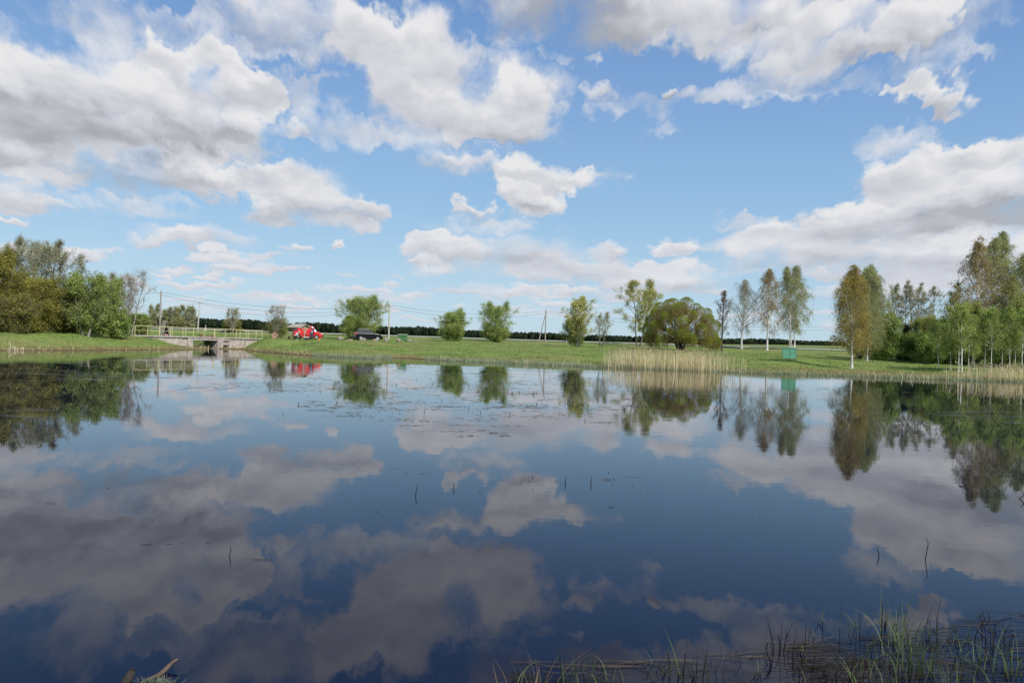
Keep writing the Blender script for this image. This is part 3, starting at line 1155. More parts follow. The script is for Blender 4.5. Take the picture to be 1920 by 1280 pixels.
        lf = leaves(C, lsize * rng.uniform(0.6, 1.35, len(C)), rng, hang=hang)
        V = np.concatenate([tw[0], lf[0]])
        np_mesh('crown', V, [tw[1], lf[1] + len(tw[0])], mi=[0, 1], mats=[twig, leaf], parent=root)
    else:
        np_mesh('crown', tw[0], tw[1], mats=[twig], parent=root)
    return root


M['bark_grey'] = bark_mat('grey_bark', (0.17, 0.15, 0.125), (0.075, 0.065, 0.052))
M['bark_dark'] = bark_mat('dark_bark', (0.085, 0.070, 0.055), (0.035, 0.028, 0.022))
M['bark_pale'] = bark_mat('pale_bark', (0.36, 0.33, 0.28), (0.17, 0.15, 0.12))
M['bark_birch'] = birch_bark()
M['twig_brown'] = bark_mat('brown_twigs', (0.22, 0.17, 0.12), (0.15, 0.115, 0.08))
M['twig_grey'] = bark_mat('grey_twigs', (0.36, 0.33, 0.28), (0.25, 0.225, 0.19))
M['twig_gold'] = bark_mat('golden_twigs', (0.34, 0.26, 0.09), (0.24, 0.18, 0.065))
M['twig_red'] = bark_mat('reddish_twigs', (0.28, 0.18, 0.125), (0.19, 0.125, 0.085))
M['lf_fresh'] = leaf_mat('fresh_green_leaves', [(0.342, 0.437, 0.133), (0.417, 0.506, 0.177), (0.253, 0.336, 0.095), (0.506, 0.557, 0.253)])
M['lf_green'] = leaf_mat('green_leaves', [(0.264, 0.352, 0.099), (0.344, 0.424, 0.128), (0.192, 0.264, 0.072), (0.433, 0.480, 0.177)])
M['lf_deep'] = leaf_mat('deep_green_leaves', [(0.179, 0.265, 0.071), (0.246, 0.340, 0.095), (0.312, 0.388, 0.120)])
M['lf_ochre'] = leaf_mat('ochre_willow_leaves', [(0.282, 0.288, 0.074), (0.342, 0.324, 0.084), (0.228, 0.246, 0.066), (0.306, 0.246, 0.078)])
M['lf_lime'] = leaf_mat('lime_willow_leaves', [(0.248, 0.297, 0.055), (0.303, 0.347, 0.068), (0.198, 0.237, 0.046)])
M['lf_yellow'] = leaf_mat('yellow_green_blossom', [(0.538, 0.521, 0.163), (0.423, 0.440, 0.122), (0.580, 0.553, 0.212), (0.358, 0.391, 0.130)])
M['lf_greygreen'] = leaf_mat('grey_green_buds', [(0.367, 0.380, 0.215), (0.304, 0.329, 0.164), (0.455, 0.443, 0.278)])
M['lf_birch'] = leaf_mat('birch_leaves', [(0.345, 0.385, 0.132), (0.414, 0.448, 0.172), (0.276, 0.322, 0.103), (0.402, 0.368, 0.155)])
M['lf_rust'] = leaf_mat('rusty_birch_catkins', [(0.441, 0.315, 0.168), (0.378, 0.326, 0.142), (0.483, 0.367, 0.200), (0.336, 0.347, 0.131)])
M['lf_amber'] = leaf_mat('amber_birch_leaves', [(0.441, 0.347, 0.105), (0.389, 0.336, 0.100), (0.493, 0.378, 0.126), (0.336, 0.336, 0.105)])
M['needle'] = leaf_mat('dark_needles', [(0.018, 0.034, 0.014), (0.028, 0.048, 0.018), (0.014, 0.025, 0.012)], 0.1)

BG, BD, BP, BB_ = M['bark_grey'], M['bark_dark'], M['bark_pale'], M['bark_birch']
TB, TG, TO, TR = M['twig_brown'], M['twig_grey'], M['twig_gold'], M['twig_red']


def shrubby(label, px, Y, top, hw, leaf, twig=TB, name='green_tree', bark=BD, **kw):
    a = dict(stems=4, spread=0.45, h0=0.04, env=env_broad, nl=22, ns=7, nt=5, phi=(15, 55), bendz=0.2, twigl=0.55, nleaf=5, lsize=0.17, jit=0.16)
    a.update(kw)
    return tree(name, label, px, Y, top, hw, bark, leaf, twig, **a)


def plant_trees():
    g = 'trees of the grove on the left bank'
    # ------------ left grove
    tree('aspen_tree', 'tall grey green aspen, highest crown of the left grove', 62, 90, 448, 74, BG, M['lf_greygreen'], TG, g, stems=5, spread=0.55, h0=0.28, env=env_wide, nl=22, ns=8, nt=6,
         nleaf=4, lsize=0.11, phi=(30, 60), bendz=0.15, twigl=0.6, r0=0.16, twigr=0.014)
    tree('aspen_tree', 'thin grey aspen half hidden behind the yellow willow at the left edge', 12, 92, 462, 34, BP, M['lf_greygreen'], TG, g, h0=0.3, env=env_wide, nl=34, ns=7, nt=6, nleaf=2, lsize=0.10, phi=(30, 60))
    tree('alder_tree', 'sparse dark limbed alder standing between the aspen and the green tree', 130, 92, 478, 40, BD, M['lf_greygreen'], TB, g, stems=2, spread=0.5, h0=0.38, env=env_wide, nl=22, ns=6, nt=5, nleaf=2,
         lsize=0.11, phi=(25, 60), r0=0.15)
    shrubby('tall yellow olive willow cut by the left edge of the picture', -28, 70, 472, 62, M['lf_ochre'], TO, 'willow_tree', stems=5, nl=24, ns=8, nt=6, nleaf=6, lsize=0.14, group=g)
    shrubby('round ochre willow bush in front of the tall aspen', 62, 74, 528, 58, M['lf_ochre'], TO, 'willow_bush', stems=6, nl=22, ns=8, nt=6, nleaf=6, lsize=0.13, group=g, env=env_round)
    shrubby('low brownish ochre willow bush left of the pale trunk', 122, 77, 552, 46, M['lf_ochre'], TB, 'willow_bush', stems=6, nl=20, ns=7, nt=6, nleaf=5, lsize=0.12, group=g, env=env_round)
    shrubby('rusty olive undergrowth bush at the foot of the left willow', 18, 70, 560, 44, M['lf_ochre'], TB, 'willow_bush', stems=5, nl=18, ns=7, nt=6, nleaf=4, lsize=0.12, group=g)
    tree('alder_tree', 'leafy green alder with a pale forked trunk at the grove edge', 160, 76, 520, 52, BP, M['lf_green'], TB, g, stems=3, spread=0.42, h0=0.14, env=env_round, nl=24, ns=8, nt=6, nleaf=5, lsize=0.14,
         phi=(15, 60), twigl=0.5, r0=0.13, jit=0.15)
    shrubby('bright green young alder right of the pale forked trunk', 198, 80, 528, 30, M['lf_green'], TB, 'alder_tree', stems=3, group=g, nl=26, nleaf=5)
    tree('alder_tree', 'small thin grey crown showing above the bright green young alder', 200, 96, 514, 34, BG, M['lf_greygreen'], TG, g, h0=0.4, nl=26, ns=6, nt=5, nleaf=2, lsize=0.1, phi=(30, 60), env=env_wide)
    tree('bare_tree', 'leafless pale grey tree with upswept limbs at the right end of the grove', 243, 86, 508, 38, BP, None, TG, g, stems=4, spread=0.45, h0=0.35, env=env_wide, nl=12, ns=6, nt=5, nleaf=0, phi=(45, 66),
         bendz=0.2, twigl=0.7, r0=0.085, twigr=0.011)
    tree('bare_tree', 'slender leafless tree just left of the upswept bare one', 230, 84, 540, 18, BP, None, TG, g, stems=2, spread=0.4, h0=0.35, nl=14, ns=5, nt=4, nleaf=0, phi=(40, 66), r0=0.06)
    shrubby('dark green low shrub under the slender bare tree', 215, 82, 592, 24, M['lf_deep'], TB, 'shrub', cat='shrub', stems=5, nl=14, nleaf=5)
    shrubby('olive shrub reaching the left end of the bridge railing', 258, 90, 596, 20, M['lf_green'], TB, 'shrub', cat='shrub', stems=5, nl=14, nleaf=4)
    shrubby('dark shadowy shrub behind the pale forked trunk', 178, 88, 580, 40, M['lf_deep'], TB, 'shrub', cat='shrub', stems=5, nl=16, nleaf=5)
    shrubby('dark shrub filling the grove behind the round ochre bush', 95, 92, 556, 60, M['lf_deep'], TB, 'shrub', cat='shrub', stems=6, nl=18, nleaf=5, lsize=0.2)
    shrubby('dark shrub behind the yellow willow at the left edge', 10, 92, 545, 60, M['lf_deep'], TB, 'shrub', cat='shrub', stems=6, nl=18, nleaf=5, lsize=0.2)
    # ------------ beyond the road, behind the bridge
    g = 'young trees beyond the road behind the bridge'
    tree('young_tree', 'dark conifers clump left of the leftmost utility pole', 277, 230, 592, 17, BD, M['needle'], TB, g, stems=3, spread=0.6, h0=0.05, env=env_cone, nl=26, ns=5, nt=4, nleaf=5, lsize=0.4, twigr=0.03, phi=(0, 20), bendz=0)
    for px, top, hw, lb in ((288, 572, 9, 'thin bare topped birch just left of the leftmost utility pole'), (311, 583, 13, 'olive young tree right behind the A-frame shelter'),
                            (325, 577, 11, 'taller olive young tree right of the A-frame shelter'), (340, 574, 12, 'highest young tree of the row behind the railing'),
                            (356, 576, 10, 'last young tree of the row before the short utility pole'), (334, 600, 21, 'low wide olive bush under the row of young trees')):
        tree('young_tree', lb, px, 190, top, hw, BG, M['lf_greygreen'] if hw < 12 else M['lf_birch'], TG, g, stems=2 if hw < 20 else 5, spread=0.4, h0=0.08, env=env_broad, nl=20, ns=6, nt=4, nleaf=3, lsize=0.22, twigr=0.022, phi=(25, 60), twigl=0.7)
    tree('young_tree', 'pale multi stemmed young birch behind the middle of the railing', 435, 158, 578, 15, BP, M['lf_greygreen'], TG, None, stems=4, spread=0.5, h0=0.2, env=env_wide, nl=12, ns=5, nt=4, nleaf=1, lsize=0.13, phi=(45, 70), twigr=0.018, r0=0.09)
    shrubby('brown green bush around the stems of the birch behind the railing', 436, 161, 601, 17, M['lf_ochre'], TB, 'shrub', cat='shrub', stems=5, nl=12, nleaf=4, lsize=0.18)
    tree('willow_tree', 'grey many stemmed willow behind the brown boulder at the bridge end', 518, 116, 572, 19, BG, M['lf_greygreen'], TG, None, stems=6, spread=0.55, h0=0.2, env=env_broad, nl=7, ns=5, nt=4, nleaf=1, lsize=0.09, phi=(40, 68), r0=0.06, twigr=0.013)
    shrubby('olive foliage round the foot of the many stemmed willow', 520, 118, 602, 21, M['lf_birch'], TB, 'shrub', cat='shrub', stems=6, nl=12, nleaf=4, lsize=0.14)
    # ------------ middle
    g = 'round green trees along the road verge'
    a = dict(env=env_round, stems=4, spread=0.42, h0=0.10, nl=24, ns=8, nt=6, nleaf=5, lsize=0.15, phi=(18, 48), bendz=0.10, twigl=0.5, twigr=0.012, jit=0.17, r0=0.12)
    tree('green_tree', 'big loose crowned green tree behind the dark parked car', 677, 126, 556, 46, BG, M['lf_fresh'], TB, g, **{**a, 'nl': 26, 'lsize': 0.15, 'irr': 0.35, 'env': env_dome, 'nt': 5})
    shrubby('deep green lower growth at the foot of the tree behind the dark car', 664, 125, 596, 22, M['lf_green'], TB, 'shrub', cat='shrub', stems=5, nl=18, nleaf=5, lsize=0.17)
    tree('green_tree', 'small dense green tree, the narrower of the two by the road', 850, 133, 581, 27, BP, M['lf_fresh'], TB, g, **{**a, 'h0': .05, 'lsize': .15, 'env': env_egg, 'nl': 22, 'nt': 5})
    tree('green_tree', 'round pale green tree between the small dense one and the braced pole', 927, 143, 567, 39, BG, M['lf_fresh'], TB, g, **{**a, 'h0': .05, 'lsize': .14, 'env': env_egg, 'nl': 24, 'nt': 5})
    shrubby('green skirt of growth low on the round pale green tree', 930, 142, 618, 30, M['lf_green'], TB, 'shrub', cat='shrub', stems=6, nl=14, nleaf=5, lsize=0.17, env=env_round)
    shrubby('green skirt of growth low on the small dense tree', 850, 132, 612, 20, M['lf_green'], TB, 'shrub', cat='shrub', stems=5, nl=12, nleaf=5, lsize=0.17, env=env_round)
    tree('maple_tree', 'yellow flowering maple standing right of the braced pole', 1085, 128, 557, 38, BG, M['lf_yellow'], TB, None, stems=2, spread=0.25, h0=0.20, env=env_dome, nl=26, ns=7, nt=5, nleaf=4, lsize=0.16, phi=(25, 52), r0=0.13, jit=0.14)
    shrubby('dark green low branches behind the yellow maple trunk', 1076, 132, 600, 24, M['lf_green'], TB, 'shrub', cat='shrub', stems=4, nl=14, nleaf=5, lsize=0.16)
    tree('maple_tree', 'small thin crowned maple with a forked trunk beside the yellow one', 1127, 124, 587, 24, BG, M['lf_greygreen'], TG, None, stems=2, spread=0.45, h0=0.30, env=env_round, nl=16, ns=6, nt=4, nleaf=2, lsize=0.13, phi=(30, 65), r0=0.12)
    tree('lime_tree', 'tall open yellow green tree with bare lower limbs left of the domed willow', 1196, 150, 527, 54, BG, M['lf_yellow'], TB, None, stems=2, spread=0.32, h0=0.22, env=env_wide, nl=26, ns=8, nt=6, nleaf=4, lsize=0.18,
         phi=(5, 52), r0=0.20, twigl=0.6, twigr=0.016, jit=0.2)
    tree('lime_tree', 'slimmer dark stemmed tree between the tall yellow one and the willow', 1222, 158, 545, 36, BD, M['lf_yellow'], TB, None, stems=2, spread=0.3, h0=0.3, env=env_wide, nl=20, ns=6, nt=5, nleaf=3, lsize=0.17, phi=(20, 65), r0=0.16)
    tree('bare_tree', 'leafless dark tree between the domed willow and the birches', 1353, 142, 546, 20, BD, None, TB, None, h0=0.22, env=env_oval, nl=40, ns=7, nt=6, nleaf=0, phi=(35, 60), bendz=0.25, r0=0.17, twigl=0.5, twigr=0.016, wobble=0.006)
    # ------------ birches
    g = 'three white stemmed birches in a row behind the green box'
    b = dict(env=env_birch, h0=0.20, nl=44, ns=7, nt=6, nleaf=4, lsize=0.15, phi=(48, 66), bendz=0.0, twigl=1.0, twigdroop=0.95, hang=0.6, r0=0.21, twigr=0.009, jit=0.10, subl=0.40, wobble=0.008, irr=0.55, dome=0.30)
    tree('birch_tree', 'thinnest pale grey birch, leftmost of the three in the row', 1390, 160, 523, 30, BB_, M['lf_greygreen'], TG, g, **{**b, 'nleaf': 2, 'lsize': .12})
    tree('birch_tree', 'russet topped birch, middle of the three in the row', 1438, 158, 503, 34, BB_, M['lf_rust'], TR, g, **b)
    tree('birch_tree', 'tallest fullest green birch right above the green box', 1488, 162, 493, 44, BB_, M['lf_birch'], TG, g, **{**b, 'nl': 56, 'nleaf': 4, 'stems': 2, 'spread': .35})
    tree('birch_tree', 'leaning white trunked amber birch alone at the water edge', 1597, 78, 500, 40, BB_, M['lf_amber'], TO, None, **{**b, 'h0': .20, 'nl': 54, 'ns': 8, 'nt': 7, 'nleaf': 6, 'lsize': .095, 'lean': -0.012, 'r0': .12, 'twigl': .8, 'twigr': .007, 'phi': (38, 62)})
    tree('birch_tree', 'grey green birch right behind the leaning amber one', 1625, 104, 495, 40, BB_, M['lf_birch'], TG, None, **{**b, 'nl': 54, 'nleaf': 6, 'lsize': .13, 'r0': .15, 'stems': 2, 'spread': .3, 'h0': .15})
    # ------------ right grove
    g = 'trees of the grove on the right bank'
    shrubby('dense dark green tree at the foot of the grey green birch', 1652, 112, 588, 34, M['lf_deep'], TB, 'green_tree', stems=5, nl=22, nleaf=7, lsize=0.19, group=g)
    shrubby('olive yellow bush behind the leaning birch trunk', 1612, 116, 606, 30, M['lf_birch'], TB, 'green_tree', stems=4, nl=18, nleaf=5, lsize=0.16, group=g)
    for px, top, hw, lb in ((1664, 532, 25, 'leafless alder nearest the grey green birch'), (1686, 528, 27, 'tallest of the thin alders in the gap of the right grove'),
                            (1714, 530, 27, 'thin alder above the small spruce'), (1742, 538, 30, 'thin round topped alder next to the big green mass')):
        tree('alder_tree', lb, px, 138, top, hw, BD, M['lf_greygreen'], TG, 'thin alders in the gap of the right grove', stems=2, spread=0.35, h0=0.25, env=env_wide, nl=24, ns=7, nt=6, nleaf=2, lsize=0.14, phi=(35, 65), r0=0.13, twigr=0.016)
    tree('spruce_tree', 'small dark spruce in front of the thin alders', 1697, 116, 611, 13, BD, M['needle'], TB, None, h0=0.08, env=env_cone, nl=46, ns=6, nt=4, nleaf=5, lsize=0.16, phi=(-5, 15), bendz=-0.1, wobble=0.003)
    for px, Y, top, hw, lf, lb in ((1690, 118, 634, 30, 'lf_deep', 'low dark shrub under the small spruce'), (1722, 114, 628, 34, 'lf_green', 'low green shrub right of the small spruce'),
                                   (1735, 122, 596, 34, 'lf_birch', 'yellow green bush behind the low shrubs of the right grove'), (1752, 104, 632, 34, 'lf_deep', 'dark rounded shrub at the corner of the right grove'),
                                   (1772, 108, 602, 36.5, 'lf_green', 'green leafy tree at the left front of the big grove'), (1812, 104, 568, 40, 'lf_birch', 'broad olive green tree under the russet topped birch'),
                                   (1866, 102, 586, 46, 'lf_green', 'broad mid green tree below the tallest birch'), (1925, 100, 548, 42, 'lf_birch', 'green tree cut by the right edge of the picture')):
        shrubby(lb, px, Y, top, hw, M[lf], TB, 'shrub' if hw < 36 else 'green_tree', cat='shrub' if hw < 36 else 'tree', stems=5, nl=22, ns=7, nt=6, nleaf=6, lsize=0.17, group=g)
    tree('birch_tree', 'russet topped birch left of the tallest one in the right grove', 1833, 106, 448, 52, BB_, M['lf_rust'], TR, g, **{**b, 'nl': 56, 'nleaf': 5, 'lsize': .14, 'h0': .18, 'phi': (35, 60), 'twigl': .8, 'bendz': .02})
    tree('birch_tree', 'tallest birch of all with white limbs high over the right grove', 1868, 110, 428, 58, BB_, M['lf_birch'], TG, g, **{**b, 'nl': 58, 'nleaf': 5, 'lsize': .15, 'h0': .18, 'stems': 2, 'spread': .4, 'phi': (35, 60), 'twigl': .8, 'bendz': .02})
    tree('birch_tree', 'green birch crown leaving the picture at the right edge', 1918, 108, 474, 54, BB_, M['lf_birch'], TG, g, **{**b, 'nl': 52, 'nleaf': 5, 'lsize': .15, 'h0': .2, 'phi': (35, 60), 'twigl': .8})
    tree('alder_tree', 'airy olive alder standing up between the thin alders and the russet birch', 1786, 112, 528, 30, BD, M['lf_birch'], TB, g, stems=2, spread=.35, h0=.2, env=env_wide, nl=24, ns=7, nt=6, nleaf=3, lsize=.14, phi=(35, 62), r0=.12)
    tree('alder_tree', 'airy olive alder between the two largest birches at the right edge', 1893, 106, 520, 34, BD, M['lf_birch'], TB, g, stems=2, spread=.35, h0=.2, env=env_wide, nl=24, ns=7, nt=6, nleaf=3, lsize=.14, phi=(35, 62), r0=.12)
    # young birches with visible thin white trunks in front
    yb = [(1760, 86, 612, 20, .04), (1783, 82, 606, 22, .035), (1797, 79, 590, 20, .055), (1803, 78, 578, 24, .075), (1815, 80, 600, 20, .045), (1822, 84, 596, 22, .05), (1826, 82, 610, 18, .035), (1845, 84, 586, 24, .055),
          (1858, 80, 580, 26, .055), (1878, 86, 596, 22, .04), (1893, 82, 580, 26, .055), (1903, 84, 590, 22, .04), (1916, 80, 584, 26, .05), (1935, 82, 580, 26, .05)]
    YB = ['leftmost slim young birch of the front row, at the edge of the lawn', 'second slim stem from the left in the front row of young birches', 'thin white stem touching the brightest trunk on its left side',
          'brightest and thickest white trunk of the front row', 'thin stem just right of the brightest trunk', 'second thin stem right of the brightest trunk', 'third and thinnest stem right of the brightest trunk',
          'white stem midway between the brightest trunk and the right reeds', 'leaning white stem above the left end of the right reeds', 'thin stem set back behind the left end of the right reeds',
          'white stem above the middle of the right reeds', 'dim thin stem next to the white one above the reeds', 'white stem by the right edge of the picture', 'young birch cut by the right edge of the picture']
    for i, (px, Y, top, hw, r) in enumerate(yb):
        tree('young_birch', YB[i], px, Y, top, hw, BB_, M['lf_green'], TB,
             'thin white stems in front of the right grove', h0=0.34, env=env_oval, nl=26, ns=6, nt=5, nleaf=4, lsize=0.13, phi=(25, 55), r0=r, lean=random.uniform(-.05, .05), twigl=0.45, twigr=0.007)


def willow():
    """the domed willow: short trunk, fans of limbs, billows of fine twigs with the leaf on their outside"""
    rng = np.random.default_rng(5)
    px, Y = 1276, 134
    B = on_ground(px, Y)
    H = top_z(557, px, Y) - B[2]
    W = 67 * Y / FPX
    root = empty('willow_tree', B)
    tag(root, 'broad domed willow with lime green top and brown golden twigs', 'tree')
    # billows
    lob = []
    for i in range(34):
        a = i * 2.39996
        h = 0.16 + 0.70 * ((i + 0.5) / 34) ** 0.9
        rad = max(0.0, 1 - (h / 0.98) ** 2.7) ** (1 / 2.0) * 0.92
        r = rng.uniform(0.15, 0.23)
        lob.append((rad * math.cos(a) * W, rad * math.sin(a) * W * 0.85, h * H * 0.96, r * W))
    lob += [(-.80 * W, 0.1 * W, .22 * H, .22 * W), (.86 * W, -.1 * W, .20 * H, .20 * W), (-.6 * W, -.5 * W, .18 * H, .20 * W), (.55 * W, -.55 * W, .18 * H, .2 * W), (.12 * W, 0, .84 * H, .24 * W), (-.22 * W, .1 * W, .83 * H, .22 * W),
            (.1 * W, -.8 * W, .2 * H, .2 * W), (-.15 * W, -.75 * W, .3 * H, .2 * W), (1.0 * W, .1 * W, .12 * H, .12 * W)]
    lob = np.array(lob)
    n = len(lob)
    # limbs from the low crotch to each billow
    cr = np.array([0, 0, 0.14 * H])
    rep = 4
    idx = np.repeat(np.arange(n), rep)
    end = lob[idx, :3] + rng.normal(0, 0.35, (n * rep, 3)) * lob[idx, 3:4]
    st = cr + rng.normal(0, 0.22, (n * rep, 3)) * np.array([1, 1, 0.5])
    t = np.linspace(0, 1, 8)[None, :, None]
    mid = st * 0.45 + end * 0.55 + np.array([0, 0, 1.0]) * (0.08 * H) + rng.normal(0, 0.25, (n * rep, 3))
    P = st[:, None] * (1 - t) ** 2 + 2 * t * (1 - t) * mid[:, None] + t * t * end[:, None]
    P += np.cumsum(rng.normal(0, 0.035, P.shape), 1)
    Rr = np.where(np.arange(n * rep) % rep == 0, 0.11, 0.05)[:, None] * np.linspace(1, 0.2, 8)[None, :]
    tp = np.array([[[0, 0, -.2], [.05, 0, .5], [0, .05, 0.1 * H], [-.05, 0, 0.16 * H]], [[.35, .2, -.2], [.5, .2, .5], [.7, .3, .12 * H], [1.1, .3, .2 * H]], [[-.3, .1, -.2], [-.5, .1, .5], [-.8, 0, .12 * H], [-1.3, .1, .2 * H]]])
    Vt, Ft = join([tubes(tp, np.array([[.42, .33, .27, .2], [.3, .24, .2, .14], [.28, .22, .18, .12]]), 10), tubes(P, Rr, 5)])
    np_mesh('trunk', Vt, Ft, mats=[BD], parent=root, smooth=True)
    # twigs: rise from the limb ends and arch over
    m = 5200
    w = lob[:, 3] ** 2
    li = rng.choice(n, m, p=w / w.sum())
    d = unit(rng.normal(size=(m, 3)) + np.array([0, 0, 0.35]))
    surf = lob[li, :3] + d * (lob[li, 3] * rng.uniform(0.75, 1.06, m))[:, None]
    s0 = lob[li, :3] * 0.8 + np.array([0, 0, 0.1 * H]) * 0.2 + rng.normal(0, 0.2, (m, 3))
    tt = np.linspace(0, 1, 5)[None, :, None]
    md = s0 * 0.4 + surf * 0.6 + np.array([0, 0, 0.28])
    P3 = s0[:, None] * (1 - tt) ** 2 + 2 * tt * (1 - tt) * md[:, None] + tt * tt * surf[:, None]
    tw = tubes(P3, np.full((m, 5), 0.011), 3)
    # hanging twigs below each billow
    k = 2600
    lj = rng.choice(n, k, p=w / w.sum())
    st = lob[lj, :3] + unit(rng.normal(size=(k, 3)) * np.array([1, 1, 0.3])) * (lob[lj, 3] * rng.uniform(0.5, 1.0, k))[:, None]
    st[:, 2] -= 0.15 * lob[lj, 3]
    en = st + np.stack([rng.normal(0, .12, k), rng.normal(0, .12, k), -rng.uniform(0.4, 1.6, k)], 1)
    en[:, 2] = np.maximum(en[:, 2], 0.1)
    hg = tubes(np.stack([st, (st + en) / 2 + rng.normal(0, .05, (k, 3)), en], 1), np.full((k, 3), 0.010), 3)
    # leaves: on the outside of the billows, bright where they face up
    nl = 52000
    li = rng.choice(n, nl, p=w / w.sum())
    outw = unit(lob[li, :3] - np.array([0, 0, 0.25 * H]))
    d = unit(rng.normal(size=(nl, 3)) * 0.8 + outw * 0.9 + np.array([0, 0, 0.35]))
    C = lob[li, :3] + d * (lob[li, 3] * rng.uniform(0.80, 1.08, nl))[:, None]
    hm = rng.integers(0, k, 4500)
    f = rng.random(4500)[:, None]
    C2 = st[hm] * (1 - f) + en[hm] * f + rng.normal(0, .05, (4500, 3))
    keep = C[:, 2] > 0.35
    C = C[keep]
    l1 = leaves(C, 0.095 * rng.uniform(0.7, 1.4, len(C)), rng, hang=0.4)
    l2 = leaves(C2, 0.09 * rng.uniform(0.7, 1.3, len(C2)), rng, hang=0.7)
    t1 = join([tw, hg])
    V = np.concatenate([t1[0], l1[0], l2[0]])
    np_mesh('crown', V, [t1[1], l1[1] + len(t1[0]), l2[1] + len(t1[0]) + len(l1[0])], mi=[0, 1, 2], mats=[TO, M['lf_lime'], M['lf_ochre']], parent=root)


def forest():
    """the far spruce wood as one mass of separate crowns"""
    rng = np.random.default_rng(3)
    fx = np.array(FOREST, float)
    Vs, Fs, off = [], [], 0
    n = 6500
    px = rng.uniform(-700, 2700, n)
    row = rng.integers(0, 3, n)
    Yb = np.interp(px, fx[:, 0], fx[:, 1])
    bo = np.interp(px, fx[:, 0], fx[:, 2])
    tp = np.interp(px, fx[:, 0], fx[:, 3])
    Yt = Yb * (1 + row * 0.012) + rng.uniform(-3, 3, n)
    x = (px - 960) / FPX * Yt
    zb = land_z(x, Yt)
    lump = 0.9 + 0.12 * np.sin(px * 0.045) * np.sin(px * 0.013 + 1)
    ht = (tp - bo) * Yb / FPX * lump * rng.uniform(0.88, 1.20, n)
    sc = Yb / 900
    for i in range(n):
        h, w = ht[i], rng.uniform(1.6, 3.0) * sc[i]
        pine = rng.random() < 0.35
        k = 7
        a0 = rng.uniform(0, 6)
        prof = [(0, .05), (.08, 1.0), (.30, .82), (.32, .95), (.55, .58), (.57, .68), (.78, .33), (.80, .40), (1.0, .02)] if not pine else [(0, .12), (.25, .7), (.45, 1.15), (.7, 1.15), (.88, .75), (1.0, .1)]
        ring = []
        for (t, r) in prof:
            rr = w * r * rng.uniform(0.8, 1.2, k)
            an = a0 + 2 * np.pi * np.arange(k) / k
            ring.append(np.stack([x[i] + np.cos(an) * rr, Yt[i] + np.sin(an) * rr, np.full(k, zb[i] - 0.5 + (h + 0.5) * t) + rng.uniform(-.1, .1, k)], 1))
        V = np.concatenate(ring)
        m = len(prof)
        ii, jj = np.meshgrid(np.arange(m - 1), np.arange(k), indexing='ij')
        b = (ii * k).ravel()
        j = jj.ravel()
        F = np.stack([b + j, b + (j + 1) % k, b + k + (j + 1) % k, b + k + j], 1) + off
        Vs.append(V)
        Fs.append(F)
        off += len(V)

    def f(t):
        r = t.node('ShaderNodeNewGeometry').outputs['Random Per Island']
        n_ = t.noise(pos(t), 0.5, 3.0, 0.7)
        c = t.mix(r, rgb((0.010, 0.018, 0.012)), rgb((0.028, 0.040, 0.020)))
        return principled(t, t.mix(t.ramp(n_, 0.4, 0.7), c, rgb((0.010, 0.014, 0.010))), 1.0, Specular_IOR_Level=0.0)
    M['forest'] = mat('far_spruce', f)
    o = np_mesh('forest', np.concatenate(Vs), np.concatenate(Fs), mats=[M['forest']])
    tag(o, 'far dark spruce forest along the horizon', 'forest', kind='stuff')


plant_trees()
willow()
forest()


# ------------------------------------------------------------------ plain materials
def conc_mat(name, c1, c2):
    def f(t):
        P = objc(t)
        n = t.noise(P, 1.6, 6.0, 0.65)
        st = t.noise(t.v('MULTIPLY', P, (2.2, 2.2, 0.35)), 2.0, 4.0, 0.6)
        c = t.mix(t.ramp(n, 0.35, 0.65), rgb(c1), rgb(c2))
        c = t.mix(t.ramp(st, 0.52, 0.72, 0, 0.65), c, rgb((0.16, 0.12, 0.10)))
        b = t.node('ShaderNodeBump')
        b.inputs['Strength'].default_value = 0.5
        b.inputs['Distance'].default_value = 0.04
        t.put(b.inputs['Height'], n)
        return principled(t, c, 0.95, Normal=b.outputs[0])
    return mat(name, f)


M['concrete'] = conc_mat('weathered_concrete', (0.48, 0.43, 0.385), (0.33, 0.285, 0.25))
M['yellow'] = flat_mat('yellow_paint', (0.52, 0.49, 0.27), 0.6)
M['wood_grey'] = flat_mat('weathered_wood', (0.33, 0.29, 0.24), 0.9, 0.3, 9)
M['wood_pale'] = flat_mat('pale_wood', (0.46, 0.39, 0.31), 0.9, 0.2, 9)
M['wood_dark'] = flat_mat('dark_wood', (0.045, 0.038, 0.032), 0.9, 0.3, 9)
M['pole_conc'] = flat_mat('pale_pole', (0.46, 0.43, 0.39), 0.9, 0.15, 2)
M['pole_wood'] = flat_mat('grey_pole_wood', (0.30, 0.26, 0.225), 0.9, 0.2, 2)
M['red'] = flat_mat('red_car_paint', (0.62, 0.022, 0.020), 0.25, 0.03, 2, Coat_Weight=0.6)
M['black'] = flat_mat('black_car_paint', (0.006, 0.006, 0.008), 0.25, 0.05, 2, Specular_IOR_Level=0.3)
M['glass'] = flat_mat('dark_window_glass', (0.050, 0.062, 0.065), 0.06, 0.05, 2)
M['tyre'] = flat_mat('tyre_rubber', (0.022, 0.022, 0.022), 0.85)
M['alloy'] = flat_mat('silver_rim', (0.55, 0.56, 0.57), 0.35, 0.05, 2, Metallic=0.6)
M['plastic'] = flat_mat('black_plastic', (0.030, 0.030, 0.032), 0.6)
M['lamp_red'] = flat_mat('red_lamp_glass', (0.50, 0.02, 0.015), 0.2)
M['lamp_clear'] = flat_mat('clear_lamp_glass', (0.62, 0.64, 0.66), 0.15)
M['bin'] = flat_mat('green_bin', (0.060, 0.165, 0.070), 0.55, 0.08)
M['bin_lid'] = flat_mat('pale_green_lid', (0.25, 0.34, 0.22), 0.5, 0.08)
